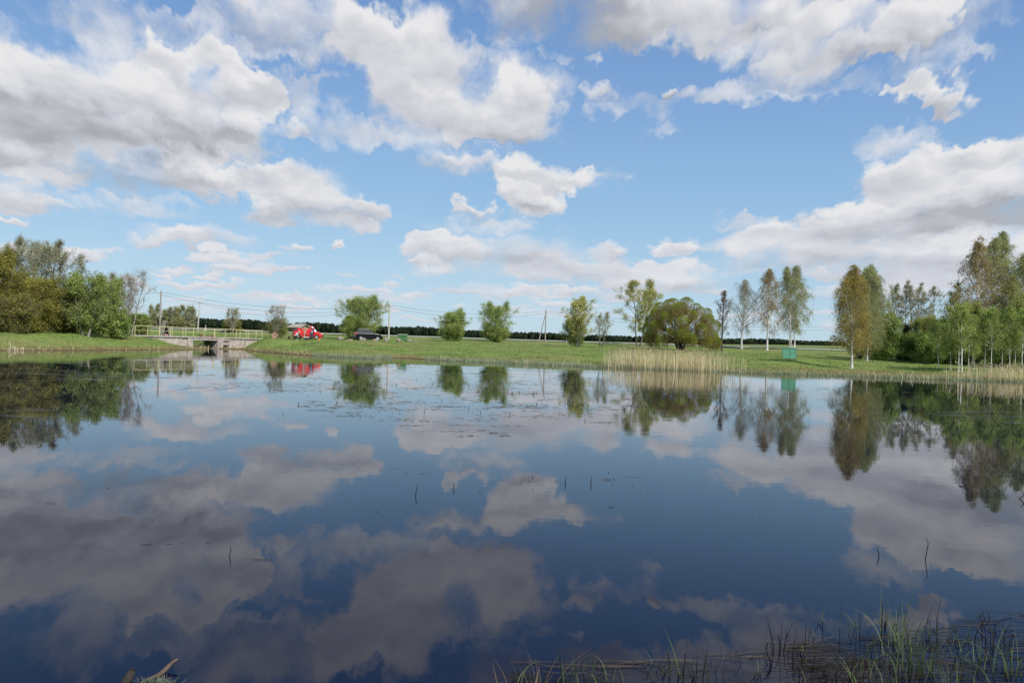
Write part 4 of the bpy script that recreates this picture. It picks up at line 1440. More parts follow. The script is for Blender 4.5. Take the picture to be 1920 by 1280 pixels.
M['box'] = flat_mat('sea_green_paint', (0.120, 0.330, 0.225), 0.55, 0.10, 3)
M['rust'] = flat_mat('rusty_edge', (0.16, 0.085, 0.05), 0.9, 0.3, 8)
M['maroon'] = flat_mat('dark_red_paint', (0.200, 0.035, 0.035), 0.5, 0.15, 3)
M['white'] = flat_mat('white_paint', (0.78, 0.78, 0.76), 0.5, 0.03)
M['skin'] = flat_mat('skin', (0.55, 0.36, 0.27), 0.6, 0.04)
M['denim'] = flat_mat('blue_denim', (0.060, 0.095, 0.175), 0.9, 0.1)
M['shirt_blue'] = flat_mat('grey_blue_shirt', (0.235, 0.265, 0.345), 0.9, 0.1)
M['shirt_white'] = flat_mat('white_shirt', (0.70, 0.70, 0.74), 0.9, 0.05)
M['trouser'] = flat_mat('dark_trousers', (0.030, 0.030, 0.036), 0.9, 0.1)
M['hair'] = flat_mat('brown_hair', (0.060, 0.042, 0.030), 0.9, 0.1)
M['hat'] = flat_mat('pale_pink_cap', (0.58, 0.42, 0.36), 0.9, 0.05)
M['steel'] = flat_mat('grey_steel', (0.30, 0.31, 0.32), 0.5, 0.1)


def stone_mat(name, c1, c2):
    def f(t):
        n = t.noise(objc(t), 3.5, 6.0, 0.7)
        b = t.node('ShaderNodeBump')
        b.inputs['Strength'].default_value = 0.6
        b.inputs['Distance'].default_value = 0.05
        t.put(b.inputs['Height'], n)
        return principled(t, t.mix(t.ramp(n, 0.38, 0.62), rgb(c1), rgb(c2)), 0.9, Normal=b.outputs[0])
    return mat(name, f)


M['stone_pink'] = stone_mat('pink_granite', (0.36, 0.27, 0.22), (0.24, 0.18, 0.15))
M['stone_grey'] = stone_mat('grey_granite', (0.34, 0.31, 0.27), (0.21, 0.19, 0.165))
M['stone_brown'] = stone_mat('brown_granite', (0.34, 0.22, 0.15), (0.20, 0.13, 0.09))


# ------------------------------------------------------------------ the dam footbridge
def bp(s, q, z):
    p = BA + BDIR * s - BNRM * q
    return Vector((p[0], p[1], z))


def bslab(mb, s0, s1, q0, q1, z0, z1, mi=0):
    vs = [bp(s, q, z) for z in (z0, z1) for s, q in ((s0, q0), (s1, q0), (s1, q1), (s0, q1))]
    mb.add(vs, [(3, 2, 1, 0), (4, 5, 6, 7), (0, 1, 5, 4), (1, 2, 6, 5), (2, 3, 7, 6), (3, 0, 4, 7)], mi)
    return mb


def build_bridge():
    root = empty('footbridge', (0, 0, 0))
    root.location = (0, 0, 0)
    tag(root, 'weathered concrete dam footbridge with pale yellow railing', 'bridge')
    Z = DECK_Z
    s1, s2, s3 = bridge_s(418), bridge_s(430), BLEN - 0.2
    bslab(MB(), -0.3, BLEN + 0.3, -0.14, 2.1, Z - 0.14, Z).build('deck', M['concrete'], root, bevel=0.03)
    bslab(MB(), CH0 - 0.05, s2 + 0.25, -0.06, 0.22, Z - 0.40, Z - 0.14).build('beam', M['concrete'], root, bevel=0.02)
    bslab(MB(), CH0 - 0.05, s2 + 0.25, 1.8, 2.02, Z - 0.40, Z - 0.14).build('beam', M['concrete'], root, bevel=0.02)
    bslab(MB(), -0.2, CH0 - 1.55, 0.0, 0.35, -0.6, Z - 0.14).build('wing_wall', M['concrete'], root)
    bslab(MB(), CH0 - 1.55, CH0 - 0.72, 0.06, 0.38, -0.6, Z - 0.14).build('wing_wall', M['concrete'], root)
    bslab(MB(), s2 + 0.25, s3, 0.0, 0.35, -0.6, Z - 0.14).build('wing_wall', M['concrete'], root)
    bslab(MB(), CH0 - 0.72, CH0, -0.10, 2.0, -0.6, Z - 0.14).build('pier', M['concrete'], root, bevel=0.03)
    bslab(MB(), CH1, s1, -0.10, 2.0, -0.6, Z - 0.14).build('pier', M['concrete'], root, bevel=0.03)
    bslab(MB(), s2, s2 + 0.25, -0.04, 2.0, -0.6, Z - 0.14).build('pier', M['concrete'], root, bevel=0.02)
    bslab(MB(), s1, s2, 0.10, 0.26, 0.42, Z - 0.36).build('sluice_panel', M['concrete'], root, bevel=0.02)
    bslab(MB(), s1, s2, 1.6, 1.75, -0.5, Z - 0.14).build('back_wall', M['concrete'], root)
    # railings
    def rail(q, ss, s_a, s_b, lab):
        r = MB()
        r.bar(bp(s_a, q, Z + 1.0), bp(s_b, q, Z + 1.0), 0.055, 0.05)
        r.bar(bp(s_a, q, Z + 0.52), bp(s_b, q, Z + 0.52), 0.032)
        ro = r.build('railing', M['yellow'], root)
        for s in ss:
            MB().bar(bp(s, q, Z), bp(s, q, Z + 0.97), 0.05).build('post', M['yellow'], ro)
    rail(-0.04, [bridge_s(p) for p in (252, 276, 299, 322, 342, 362, 382, 402, 421.5, 442.5, 461.5, 479.5)] + [BLEN + 0.1], -0.15, BLEN + 0.2, 'front')
    rail(2.0, [0.1, 1.7, 3.4, 5.0, 6.6, CH0 + 1.0, CH1 + 1.6, BLEN - 1.6, BLEN], 0.0, BLEN + 0.1, 'rear')
    # rubble and a log lying at the foot of the right wall
    b = MB()
    p0, p1 = bp(s2 + 0.1, -0.5, 0.12), bp(s3 - 0.6, -0.9, 0.10)
    b.tube([p0, (p0 + p1) / 2 + Vector((0, 0, .10)), p1], [.13, .12, .09], 7)
    o = b.build('log', M['wood_grey'])
    tag(o, 'grey log washed up at the foot of the right bridge wall', 'log')
    for (s, q, r, z, lb_) in ((s2 + .2, -.6, .28, .05, 'brown wet stone under the small sluice opening of the footbridge'), (s2 + 1.3, -.5, .22, .05, 'small wet stone lying beside the log at the right bridge wall'), (s1 + .3, -.5, .18, .0, 'smallest wet stone, before the slim pier of the footbridge')):
        boulder(bp(s, q, z), (r * 1.3, r, r * .8), 'stone_brown', lb_, int(s * 10), 'stones at the foot of the footbridge')


def boulder(loc, size, m, label, seed, group=None):
    rng = np.random.default_rng(seed)
    bm_me = bpy.data.meshes.new('boulder')
    import bmesh
    bm = bmesh.new()
    bmesh.ops.create_icosphere(bm, subdivisions=3, radius=1.0)
    ph = rng.uniform(0, 6, 9)
    cuts = unit(rng.normal(size=(6, 3)))
    for v in bm.verts:
        c = np.array(v.co)
        r = 1 + 0.10 * math.sin(c[0] * 3 + ph[0]) + 0.09 * math.sin(c[1] * 4 + ph[1]) + 0.06 * math.sin(c[2] * 5 + c[0] * 4 + ph[2])
        c = c * r
        for k in cuts:
            dd = float(c @ k) - 0.78
            if dd > 0:
                c = c - k * dd * 0.8
        v.co = Vector((c[0] * size[0], c[1] * size[1], c[2] * size[2]))
    bm.to_mesh(bm_me)
    bm.free()
    o = link('boulder', bm_me, None, [M[m]])
    o.location = loc
    return tag(o, label, 'boulder', group)


def revolve(mb, prof, c, n=16, mi=0, axis='z'):
    """prof list of (r, h) around an axis through c"""
    vs, fs = [], []
    for r, h in prof:
        for k in range(n):
            a = 2 * math.pi * k / n
            vs.append((c[0] + r * math.cos(a), c[1] + h, c[2] + r * math.sin(a)) if axis == 'y' else (c[0] + r * math.cos(a), c[1] + r * math.sin(a), c[2] + h))
    for i in range(len(prof) - 1):
        for k in range(n):
            k2 = (k + 1) % n
            fs.append((i * n + k, i * n + k2, (i + 1) * n + k2, (i + 1) * n + k))
    fs.append(tuple(range(n)))
    fs.append(tuple((len(prof) - 1) * n + k for k in reversed(range(n))))
    mb.add(vs, fs, mi)
    return mb


def arch(cx, r, z0, n=7, a=0.0):
    out = []
    for i in range(n + 1):
        an = math.pi * i / n
        out.append((cx + r * math.cos(an), z0 + r * math.sin(an)))
    return out


def make_car(name, label, kind, loc, rz):
    root = empty(name, loc, rz)
    root.scale = (.93, .93, .96)
    tag(root, label, 'van' if kind == 'van' else 'car')
    if kind == 'van':
        L, W, belt, paint, wr, wx = 2.0, 0.83, 1.05, M['red'], 0.31, (1.27, -1.22)
        up = [(-1.97, 1.05), (-1.93, 1.55), (-1.82, 1.78), (-1.5, 1.83), (0.30, 1.83), (0.58, 1.74), (1.12, 1.05)]
        hood = [(1.12, 1.05), (1.45, 0.99), (1.80, 0.88), (1.96, 0.70), (2.0, 0.45), (1.95, 0.28)]
        rear = [(-1.93, 0.28), (-2.0, 0.5), (-1.99, 1.05)]
        ktop = 0.13
    else:
        L, W, belt, paint, wr, wx = 2.15, 0.88, 1.08, M['black'], 0.35, (1.33, -1.27)
        up = [(-2.02, 1.08), (-1.86, 1.36), (-1.62, 1.62), (-1.3, 1.68), (-0.1, 1.68), (0.25, 1.60), (0.98, 1.08)]
        hood = [(0.98, 1.08), (1.45, 1.02), (1.90, 0.90), (2.10, 0.72), (2.15, 0.45), (2.08, 0.28)]
        rear = [(-2.02, 0.28), (-2.12, 0.50), (-2.10, 0.98), (-2.02, 1.08)]
        ktop = 0.17
    low = hood + arch(wx[0], wr + .06, 0.28) + arch(wx[1], wr + .06, 0.28) + rear
    b = MB()
    b.prism(low, -W, W)
    b.f[0], b.f[1] = b.f[0], b.f[1]
    zt = max(p[1] for p in up)
    n = len(up)
    vs = []
    for sgn in (-1, 1):
        for (x, z) in up:
            vs.append((x, sgn * (W - 0.012 - ktop * (z - belt) / (zt - belt)), z))
    fs = [tuple(range(n)), tuple(reversed(range(n, 2 * n)))] + [((i + 1) % n, i, i + n, (i + 1) % n + n) for i in range(n)]
    b.add(vs, fs)
    body = b.build('body', paint, root, bevel=0.035, seg=2)

    def side_y(z, e=0.006):
        return W - 0.012 - ktop * (z - belt) / (zt - belt) + e

    def side_win(poly, sgn, nm='window'):
        m = MB()
        vs = [(x, sgn * side_y(z, .012), z) for x, z in poly] + [(x, sgn * side_y(z, -.02), z) for x, z in poly]
        k = len(poly)
        m.add(vs, [tuple(range(k)) if sgn < 0 else tuple(reversed(range(k)))] + [(i, (i + 1) % k, (i + 1) % k + k, i + k) for i in range(k)])
        return m.build(nm, M['glass'], root)
    for sgn in (-1, 1):
        if kind == 'van':
            side_win([(-1.88, 1.14), (-1.84, 1.56), (-1.50, 1.62), (-1.36, 1.14)], sgn)
            if sgn > 0:
                side_win([(0.30, 1.14), (0.30, 1.66), (0.50, 1.64), (0.92, 1.14)], sgn)
        else:
            side_win([(-1.84, 1.16), (-1.62, 1.46), (-1.22, 1.56), (-1.16, 1.16)], sgn)
            side_win([(-1.08, 1.16), (-1.10, 1.57), (-0.30, 1.58), (-0.26, 1.16)], sgn)
            side_win([(-0.19, 1.16), (-0.22, 1.58), (0.16, 1.54), (0.70, 1.16)], sgn)
    # windscreen and rear window
    def cross(p, q, e, nm, m_, f0=0.08, f1=0.9):
        (x0, z0), (x1, z1) = p, q
        dx, dz = x1 - x0, z1 - z0
        a = (x0 + dx * f0, z0 + dz * f0)
        c = (x0 + dx * f1, z0 + dz * f1)
        ln = math.hypot(dx, dz)
        nx, nz = dz / ln * e, -dx / ln * e
        ya, yc = side_y(a[1], -.09), side_y(c[1], -.09)
        m = MB()
        m.add([(a[0] + nx, -ya, a[1] + nz), (a[0] + nx, ya, a[1] + nz), (c[0] + nx, yc, c[1] + nz), (c[0] + nx, -yc, c[1] + nz),
               (a[0], -ya, a[1]), (a[0], ya, a[1]), (c[0], yc, c[1]), (c[0], -yc, c[1])],
              [(0, 1, 2, 3), (0, 4, 5, 1), (1, 5, 6, 2), (2, 6, 7, 3), (3, 7, 4, 0)])
        m.build(nm, m_, root)
    cross(up[-1], up[-2], 0.012, 'windscreen', M['glass'])
    cross(up[0], up[1] if kind == 'van' else up[2], -0.012, 'rear_window', M['glass'], 0.1, 0.85)
    # wheels
    for x in wx:
        for sgn in (-1, 1):
            m = MB()
            revolve(m, [(wr * .62, -.02), (wr * .9, -.02), (wr, .03), (wr, .15), (wr * .9, .20), (wr * .5, .20)], (x, (-W + .01) if sgn < 0 else (W - .19), wr), 20, axis='y')
            w = m.build('wheel', M['tyre'], root, smooth=False)
            m = MB()
            y0 = -W - .022 if sgn < 0 else W + .012
            revolve(m, [(wr * .62, 0), (wr * .62, .03)], (x, y0 if sgn > 0 else y0, wr), 20, axis='y')
            for k in range(5):
                a = 2 * math.pi * k / 5
                m.bar((x, y0 - .004 * (1 if sgn < 0 else -1) + (.03 if sgn > 0 else 0), wr), (x + math.cos(a) * wr * .6, y0 - .004 * (1 if sgn < 0 else -1) + (.03 if sgn > 0 else 0), wr + math.sin(a) * wr * .6), .05, .02)
            m.build('rim', M['alloy'], w)
    # lamps, bumpers, mirrors
    for sgn in (-1, 1):
        fx = hood[3][0] - .10
        MB().box((fx - .02, sgn * (W - .20), hood[3][1] + .05), (.20, .26, .12)).build('headlight', M['lamp_clear'], root, bevel=.03)
        if kind == 'van':
            MB().box((-1.96, sgn * (W - .05), 1.12), (.09, .12, .42)).build('tail_light', M['lamp_red'], root, bevel=.02)
        else:
            MB().box((-2.03, sgn * (W - .10), 1.02), (.16, .24, .34)).build('tail_light', M['lamp_red'], root, bevel=.02)
        MB().box((up[-1][0] - .22, sgn * (W + .10), belt + .12), (.10, .18, .15)).build('mirror', M['plastic'] if kind == 'van' else paint, root, bevel=.03)
    MB().box((L - .06, 0, .40), (.18, 2 * W - .06, .24)).build('bumper', M['plastic'], root, bevel=.05)
    MB().box((-L + .03, 0, .44), (.18, 2 * W - .06, .26)).build('bumper', M['plastic'], root, bevel=.05)
    MB().box((0, 0, .27), (2 * L - .9, 2 * W - .16, .12)).build('underbody', M['plastic'], root)
    if kind == 'van':
        # near front door swung wide open
        MB().add([(x, -(side_y(max(z, belt), .004)), z) for x, z in ((0.22, .36), (0.22, 1.68), (0.50, 1.66), (1.00, 1.08), (1.00, .36))] +
                 [(x, -(side_y(max(z, belt), -.05)), z) for x, z in ((0.22, .36), (0.22, 1.68), (0.50, 1.66), (1.00, 1.08), (1.00, .36))],
                 [(4, 3, 2, 1, 0), (0, 1, 6, 5), (1, 2, 7, 6), (2, 3, 8, 7), (3, 4, 9, 8), (4, 0, 5, 9)]).build('cabin_shade_panel', M['plastic'], root)  # black panel on the body stands in for the shaded cabin
        d = empty('d', (0, 0, 0))
        bpy.data.objects.remove(d)
        m = MB()
        m.add([(1.02 - .05, y, z) for y, z in ((-W, .36), (-W - .80, .36), (-W - .80, 1.10), (-W - .78, 1.12), (-W, 1.12))] + [(1.02 + .03, y, z) for y, z in ((-W, .36), (-W - .80, .36), (-W - .80, 1.10), (-W - .78, 1.12), (-W, 1.12))],
              [(0, 1, 2, 3, 4), (9, 8, 7, 6, 5), (0, 5, 6, 1), (1, 6, 7, 2), (2, 7, 8, 3), (3, 8, 9, 4), (4, 9, 5, 0)])
        m.bar((1.0, -W - .02, 1.10), (.72, -W - .02 + .05, 1.62), .05)
        m.bar((1.0, -W - .78, 1.10), (1.0, -W - .60, 1.66), .05)
        m.bar((.9, -W - .1, 1.62), (1.0, -W - .60, 1.66), .05)
        do = m.build('door', M['red'], root)
        do['label'] = 'red front door swung wide open'
        MB().add([(1.0, -W - .04, 1.13), (1.0, -W - .75, 1.13), (1.0, -W - .60, 1.62), (.95, -W - .12, 1.60)], [(0, 1, 2, 3)]).build('window', M['glass'], do)
    else:
        for sgn in (-1, 1):
            m = MB()
            m.bar((-1.35, sgn * .62, 1.74), (0.0, sgn * .62, 1.74), .035)
            for x in (-1.3, -.7, -.05):
                m.bar((x, sgn * .62, 1.66), (x, sgn * .62, 1.74), .035)
            m.build('roof_rail', M['alloy'], root)
        MB().box((-2.10, 0, .80), (.03, .50, .12)).build('number_plate', M['white'], root)
    return root


# ------------------------------------------------------------------ people
def skin_body(name, J, E, rad, cloth, parent, mats, sub=1):
    """one continuous body grown on a skeleton; cloth(edge midpoint name) picks the material of the nearest bone"""
    names = list(J)
    me = bpy.data.meshes.new(name)
    me.from_pydata([tuple(J[k]) for k in names], [(names.index(a), names.index(b)) for a, b, *_ in E], [])
    o = bpy.data.objects.new(name, me)
    COL.objects.link(o)
    sk = o.modifiers.new('skin', 'SKIN')
    sk.use_smooth_shade = True
    for i, k in enumerate(names):
        sv = me.skin_vertices[0].data[i]
        r = rad[k]
        sv.radius = (r, r) if not isinstance(r, tuple) else r
        sv.use_root = (k == 'pelvis')
    ss = o.modifiers.new('sub', 'SUBSURF')
    ss.levels = ss.render_levels = sub
    dg = bpy.context.evaluated_depsgraph_get()
    nm = bpy.data.meshes.new_from_object(o.evaluated_get(dg))
    bpy.data.objects.remove(o)
    nm.name = name
    A = np.array([J[a] for a, b, *_ in E])
    Bv = np.array([J[b] for a, b, *_ in E])
    mi = np.array([e[2] for e in E])
    c = np.array([list(p.center) for p in nm.polygons])
    ab = Bv - A
    tt = np.clip(((c[:, None] - A[None]) * ab[None]).sum(-1) / np.maximum((ab ** 2).sum(-1), 1e-9)[None], 0, 1)
    d = np.linalg.norm(c[:, None] - (A[None] + ab[None] * tt[..., None]), axis=-1)
    for m in mats:
        nm.materials.append(m)
    nm.polygons.foreach_set('material_index', mi[d.argmin(1)].astype(np.int32))
    nm.polygons.foreach_set('use_smooth', [True] * len(nm.polygons))
    body = bpy.data.objects.new(name, nm)
    COL.objects.link(body)
    body.parent = parent
    return body


def person(label, loc, rz, pose, mats, hairm, cap=False):
    """pose: joint positions, x = the way the person faces. materials: 0 skin, 1 top, 2 trousers, 3 shoes"""
    root = empty('person', loc, rz)
    tag(root, label, 'person')
    J, rad, E = {}, {}, []
    base = dict(pelvis=.13, waist=.115, chest=.135, neckb=.065, neck=.052, headl=.085, heads=.098, headt=.070)
    for k, r in base.items():
        J[k] = np.array(pose[k], float)
        rad[k] = r
    E += [('pelvis', 'waist', 1), ('waist', 'chest', 1), ('chest', 'neckb', 1), ('neckb', 'neck', 0), ('neck', 'headl', 0), ('headl', 'heads', 0), ('heads', 'headt', 0)]
    up = unit(J['headt'] - J['headl'])
    fwd = np.array(pose.get('face', (1, 0, 0)), float)
    fwd = unit(fwd - up * (fwd @ up))
    J['nose'] = J['headl'] * .5 + J['heads'] * .5 + fwd * .108
    rad['nose'] = .014
    E.append(('heads', 'nose', 0))
    sidev = np.cross(up, fwd)
    for sg, s in ((1, 'l'), (-1, 'r')):
        J['ear' + s] = J['headl'] * .4 + J['heads'] * .6 + sidev * sg * .095
        rad['ear' + s] = .016
        E.append(('heads', 'ear' + s, 0))
        for k, r, m in (('sh', .062, 1), ('el', .043, 1), ('wr', .028, 0), ('pa', .030, 0), ('hip', .092, 2), ('kn', .062, 2), ('an', .042, 2), ('toe', .036, 3)):
            J[k + s] = np.array(pose[k + s], float)
            rad[k + s] = r
        E += [('chest', 'sh' + s, 1), ('sh' + s, 'el' + s, 1), ('el' + s, 'wr' + s, 1 if pose.get('long', True) else 0), ('wr' + s, 'pa' + s, 0), ('pelvis', 'hip' + s, 2), ('hip' + s, 'kn' + s, 2), ('kn' + s, 'an' + s, 2), ('an' + s, 'toe' + s, 3)]
        hd = unit(J['pa' + s] - J['wr' + s])
        ac = unit(np.cross(hd, np.array([0.1, 0.2, 1.0])))
        dn = np.cross(ac, hd)
        for f, (o_, ln) in enumerate(((-.030, .068), (-.010, .078), (.010, .072), (.029, .056))):
            a, b_, c_ = 'f%d%sa' % (f, s), 'f%d%sb' % (f, s), 'f%d%sc' % (f, s)
            J[a] = J['pa' + s] + hd * .028 + ac * o_
            J[b_] = J[a] + hd * ln * .55 - dn * .006
            J[c_] = J[b_] + hd * ln * .40 - dn * .020
            rad[a], rad[b_], rad[c_] = .0095, .0085, .0075
            E += [('pa' + s, a, 0), (a, b_, 0), (b_, c_, 0)]
        J['t' + s + 'a'] = J['pa' + s] + ac * -.040 + hd * .004
        J['t' + s + 'b'] = J['t' + s + 'a'] + unit(hd - ac * .8) * .038
        rad['t' + s + 'a'], rad['t' + s + 'b'] = .011, .009
        E += [('pa' + s, 't' + s + 'a', 0), ('t' + s + 'a', 't' + s + 'b', 0)]
    body = skin_body('body', J, E, rad, None, root, mats)
    # hair or cap follows the skull
    import bmesh
    bm = bmesh.new()
    bmesh.ops.create_uvsphere(bm, u_segments=16, v_segments=10, radius=1.0)
    c = (J['heads'] + J['headt']) / 2 - fwd * .012
    Mx = np.stack([fwd, sidev, up], 1)
    for v in bm.verts:
        p = np.array(v.co)
        if p[2] < -.35:
            p[2] = -.35 - .1 * (p[0] < 0)
        if cap and p[0] > .6 and p[2] < .1:
            p[0] *= 1.35
        q = Mx @ (p * np.array([.118, .102, .105])) + c
        v.co = Vector(q)
    me = bpy.data.meshes.new('hair')
    bm.to_mesh(me)
    bm.free()
    me.polygons.foreach_set('use_smooth', [True] * len(me.polygons))
    link('cap' if cap else 'hair', me, root, [hairm])
    # eyes
    for sg in (-1, 1):
        p = J['heads'] * .75 + J['headl'] * .25 + fwd * .088 + sidev * sg * .032
        MB().box(p, (.018, .018, .010)).build('eye', M['hair'], root)
    return root


def build_people(van_xy):
    # leaning into the open van door, seen from behind
    x, y = van_xy
    pose = dict(pelvis=(0, 0, .90), waist=(.13, 0, 1.00), chest=(.34, 0, 1.10), neckb=(.50, 0, 1.17), neck=(.55, 0, 1.19), headl=(.60, 0, 1.20), heads=(.67, 0, 1.23), headt=(.74, 0, 1.26), face=(.5, 0, -.8),
                shl=(.42, .19, 1.12), ell=(.58, .25, .93), wrl=(.80, .20, .92), pal=(.86, .19, .93), shr=(.42, -.19, 1.12), elr=(.62, -.24, .96), wrr=(.82, -.18, .88), par=(.88, -.17, .88),
                hipl=(0, .10, .86), knl=(.03, .11, .47), anl=(-.05, .12, .09), toel=(.12, .13, .04), hipr=(0, -.10, .86), knr=(.0, -.12, .47), anr=(-.10, -.13, .09), toer=(.07, -.15, .04))
    person('person in blue jeans and grey blue shirt leaning into the open red van', (x, y, gz(x, y)), R(82), pose, [M['skin'], M['shirt_blue'], M['denim'], M['plastic']], M['hair'])
    # sitting on the bench, bent over the table
    p = on_ground(553, 99.3)
    pose = dict(pelvis=(0, 0, .50), waist=(.06, 0, .62), chest=(.24, 0, .82), neckb=(.37, 0, .93), neck=(.41, 0, .96), headl=(.44, 0, .99), heads=(.50, 0, 1.04), headt=(.53, 0, 1.12), face=(.8, 0, -.5),
                shl=(.30, .19, .87), ell=(.42, .24, .66), wrl=(.66, .16, .72), pal=(.73, .14, .73), shr=(.30, -.19, .87), elr=(.30, -.27, .62), wrr=(.52, -.22, .52), par=(.58, -.21, .50),
                hipl=(.04, .11, .47), knl=(.44, .14, .50), anl=(.42, .14, .10), toel=(.58, .15, .04), hipr=(.04, -.11, .47), knr=(.40, -.17, .52), anr=(.30, -.20, .10), toer=(.46, -.22, .04))
    person('person in white shirt and dark trousers sitting bent over the picnic table', p, R(-8), pose, [M['skin'], M['shirt_white'], M['trouser'], M['white']], M['hat'], cap=True)


# ------------------------------------------------------------------ picnic place
def build_picnic():
    # shelter roof on two T posts
    Y = 101.0
    c = on_ground(560, Y)
    root = empty('picnic_shelter', (c[0], Y, c[2]), R(-24))
    tag(root, 'small gabled roof on forked posts over the picnic table', 'shelter')
    zr, ze, hw, hl = 2.02, 1.58, 1.02, 0.86
    for sg in (-1, 1):
        m = MB()
        m.add([(-hl - .2, 0, zr), (hl + .2, 0, zr), (hl + .2, sg * hw, ze), (-hl - .2, sg * hw, ze), (-hl - .2, 0, zr - .06), (hl + .2, 0, zr - .06), (hl + .2, sg * hw, ze - .06), (-hl - .2, sg * hw, ze - .06)],
              [(0, 1, 2, 3), (7, 6, 5, 4), (0, 4, 5, 1), (1, 5, 6, 2), (2, 6, 7, 3), (3, 7, 4, 0)])
        m.build('roof', M['wood_grey'], root)
    m = MB().bar((-hl, 0, zr - .10), (hl, 0, zr - .10), .08)
    m.build('ridge_beam', M['wood_dark'], root)
    for sg in (-1, 1):
        x = sg * hl
        MB().bar((x, 0, -.1), (x, 0, zr - .14), .085).build('post', M['wood_pale'], root)
        m = MB()
        m.bar((x, -hw + .1, ze - .06), (x, hw - .1, ze - .06), .08)
        m.bar((x, 0, ze - .65), (x, -.52, ze - .10), .05)
        m.bar((x, 0, ze - .65), (x, .52, ze - .10), .05)
        m.build('brace', M['wood_pale'], root)
    # table
    t = empty('picnic_table', on_ground(567, 99.5), R(-6))
    tag(t, 'dark plank picnic table under the gabled shelter', 'table')
    m = MB()
    for k in range(4):
        m.box((0, -.33 + k * .22, .72), (1.15, .20, .045))
    m.build('table_top', M['wood_dark'], t)
    for sx in (-1, 1):
        MB().bar((sx * .42, -.28, 0), (sx * .42, .1, .70), .08).bar((sx * .42, .28, 0), (sx * .42, -.1, .70), .08).build('leg', M['wood_dark'], t)
    zt = t.location.z + .742
    o = MB().box((t.location.x + .72, t.location.y - .1, t.location.z + .50), (.62, .36, .09), taper=1.1).build('tray', M['white'])
    o.location.z = 0
    tag(o, 'white tray lying on the black crate right of the picnic table', 'tray')
    # benches
    def bench(px, Y, ln, h, top, legm, lb, rz):
        r = empty('bench', on_ground(px, Y), rz)
        tag(r, lb, 'bench')
        MB().box((0, -.11, h), (ln, .2, .05)).box((0, .11, h), (ln, .2, .05)).build('seat', top, r)
        for sx in (-1, 1):
            MB().box((sx * ln * .36, 0, h / 2 - .03), (.09, .34, h)).build('leg', legm, r)
    bench(547, 99.6, 1.0, .42, M['wood_dark'], M['wood_dark'], 'dark bench at the left side of the picnic table', R(-4))
    bench(604.5, 92.5, 1.55, .28, M['wood_pale'], M['wood_dark'], 'low pale plank bench on the bank in front of the red van', R(-2))
    # crate with the barbecue
    r = empty('grill', on_ground(582, 98.5))
    tag(r, 'low black barbecue grill between the picnic table and the pale bench', 'grill')
    m = MB()
    m.box((0, 0, .34), (.50, .34, .16), taper=1.15)
    m.build('fire_bowl', M['plastic'], r)
    for sx in (-1, 1):
        for sy in (-1, 1):
            MB().bar((sx * .2, sy * .12, .28), (sx * .26, sy * .17, 0), .03).build('leg', M['plastic'], r)
    b = on_ground(574, 98.2)
    r = empty('crate', b)
    tag(r, 'black crate with the white tray on top, right of the picnic table', 'crate')
    m = MB()
    for z in (.06, .2, .34):
        for sy in (-1, 1):
            m.box((0, sy * .19, z), (.60, .03, .11))
        for sx in (-1, 1):
            m.box((sx * .3, 0, z), (.03, .38, .11))
    m.build('slats', M['plastic'], r)
    MB().box((0, 0, .02), (.56, .36, .03)).build('bottom', M['plastic'], r)
    o.location = (b[0] - (t.location.x + .72), b[1] - (t.location.y - .1), b[2] + .445 - (t.location.z + .50))
    # orange bag in front of the van wheel
    o = MB().box(on_ground(598, 98) + np.array([0, 0, .14]), (.34, .22, .28), taper=.7).build('bag', flat_mat('orange_cloth', (.60, .16, .06), .9), bevel=.05)
    tag(o, 'small orange bag on the grass before the van wheel', 'bag')


def build_boulders():
    L = [(638.5, 104, 13, 9, 'stone_grey', 'pale rounded boulder, leftmost on the lawn between the two vehicles'),
         (655.5, 108, 15, 5, 'stone_pink', 'flat pinkish boulder behind the rear bumper of the black car'),
         (681, 110, 12, 8, 'stone_grey', 'grey boulder in front of the rear wheel of the black car'),
         (702.5, 110, 11, 7, 'stone_pink', 'pink boulder in front of the front door of the black car'),
         (723, 112, 9, 8, 'stone_grey', 'pale boulder just right of the black car'),
         (748, 112, 10, 7, 'stone_pink', 'pink boulder at the left foot of the green waste container'),
         (767, 114, 9, 5, 'stone_grey', 'low grey stone just right of the green waste container'),
         (779, 114, 7, 4, 'stone_pink', 'small pinkish stone, last to the right of the container')]
    for i, (px, Y, w, h, m, lb) in enumerate(L):
        p = on_ground(px, Y)
        w2, h2 = w * .92 * Y / FPX / 2, h * .85 * Y / FPX
        boulder(p + np.array([0, 0, h2 * .38]), (w2, w2 * .8, h2 * .66), m, lb, 40 + i, 'boulders lining the lawn by the parked vehicles')
    p = on_ground(514.5, 103)
    boulder(p + np.array([0, 0, .32]), (.52, .45, .56), 'stone_brown', 'big reddish brown boulder at the right end of the footbridge', 61)
    # dark slab leaning on it
    o = MB().box(p + np.array([.18, .05, .86]), (.55, .35, .10), ry=R(28)).build('stone_slab', M['wood_dark'], bevel=.04)
    tag(o, 'dark slab lying tilted on the reddish brown boulder', 'slab')


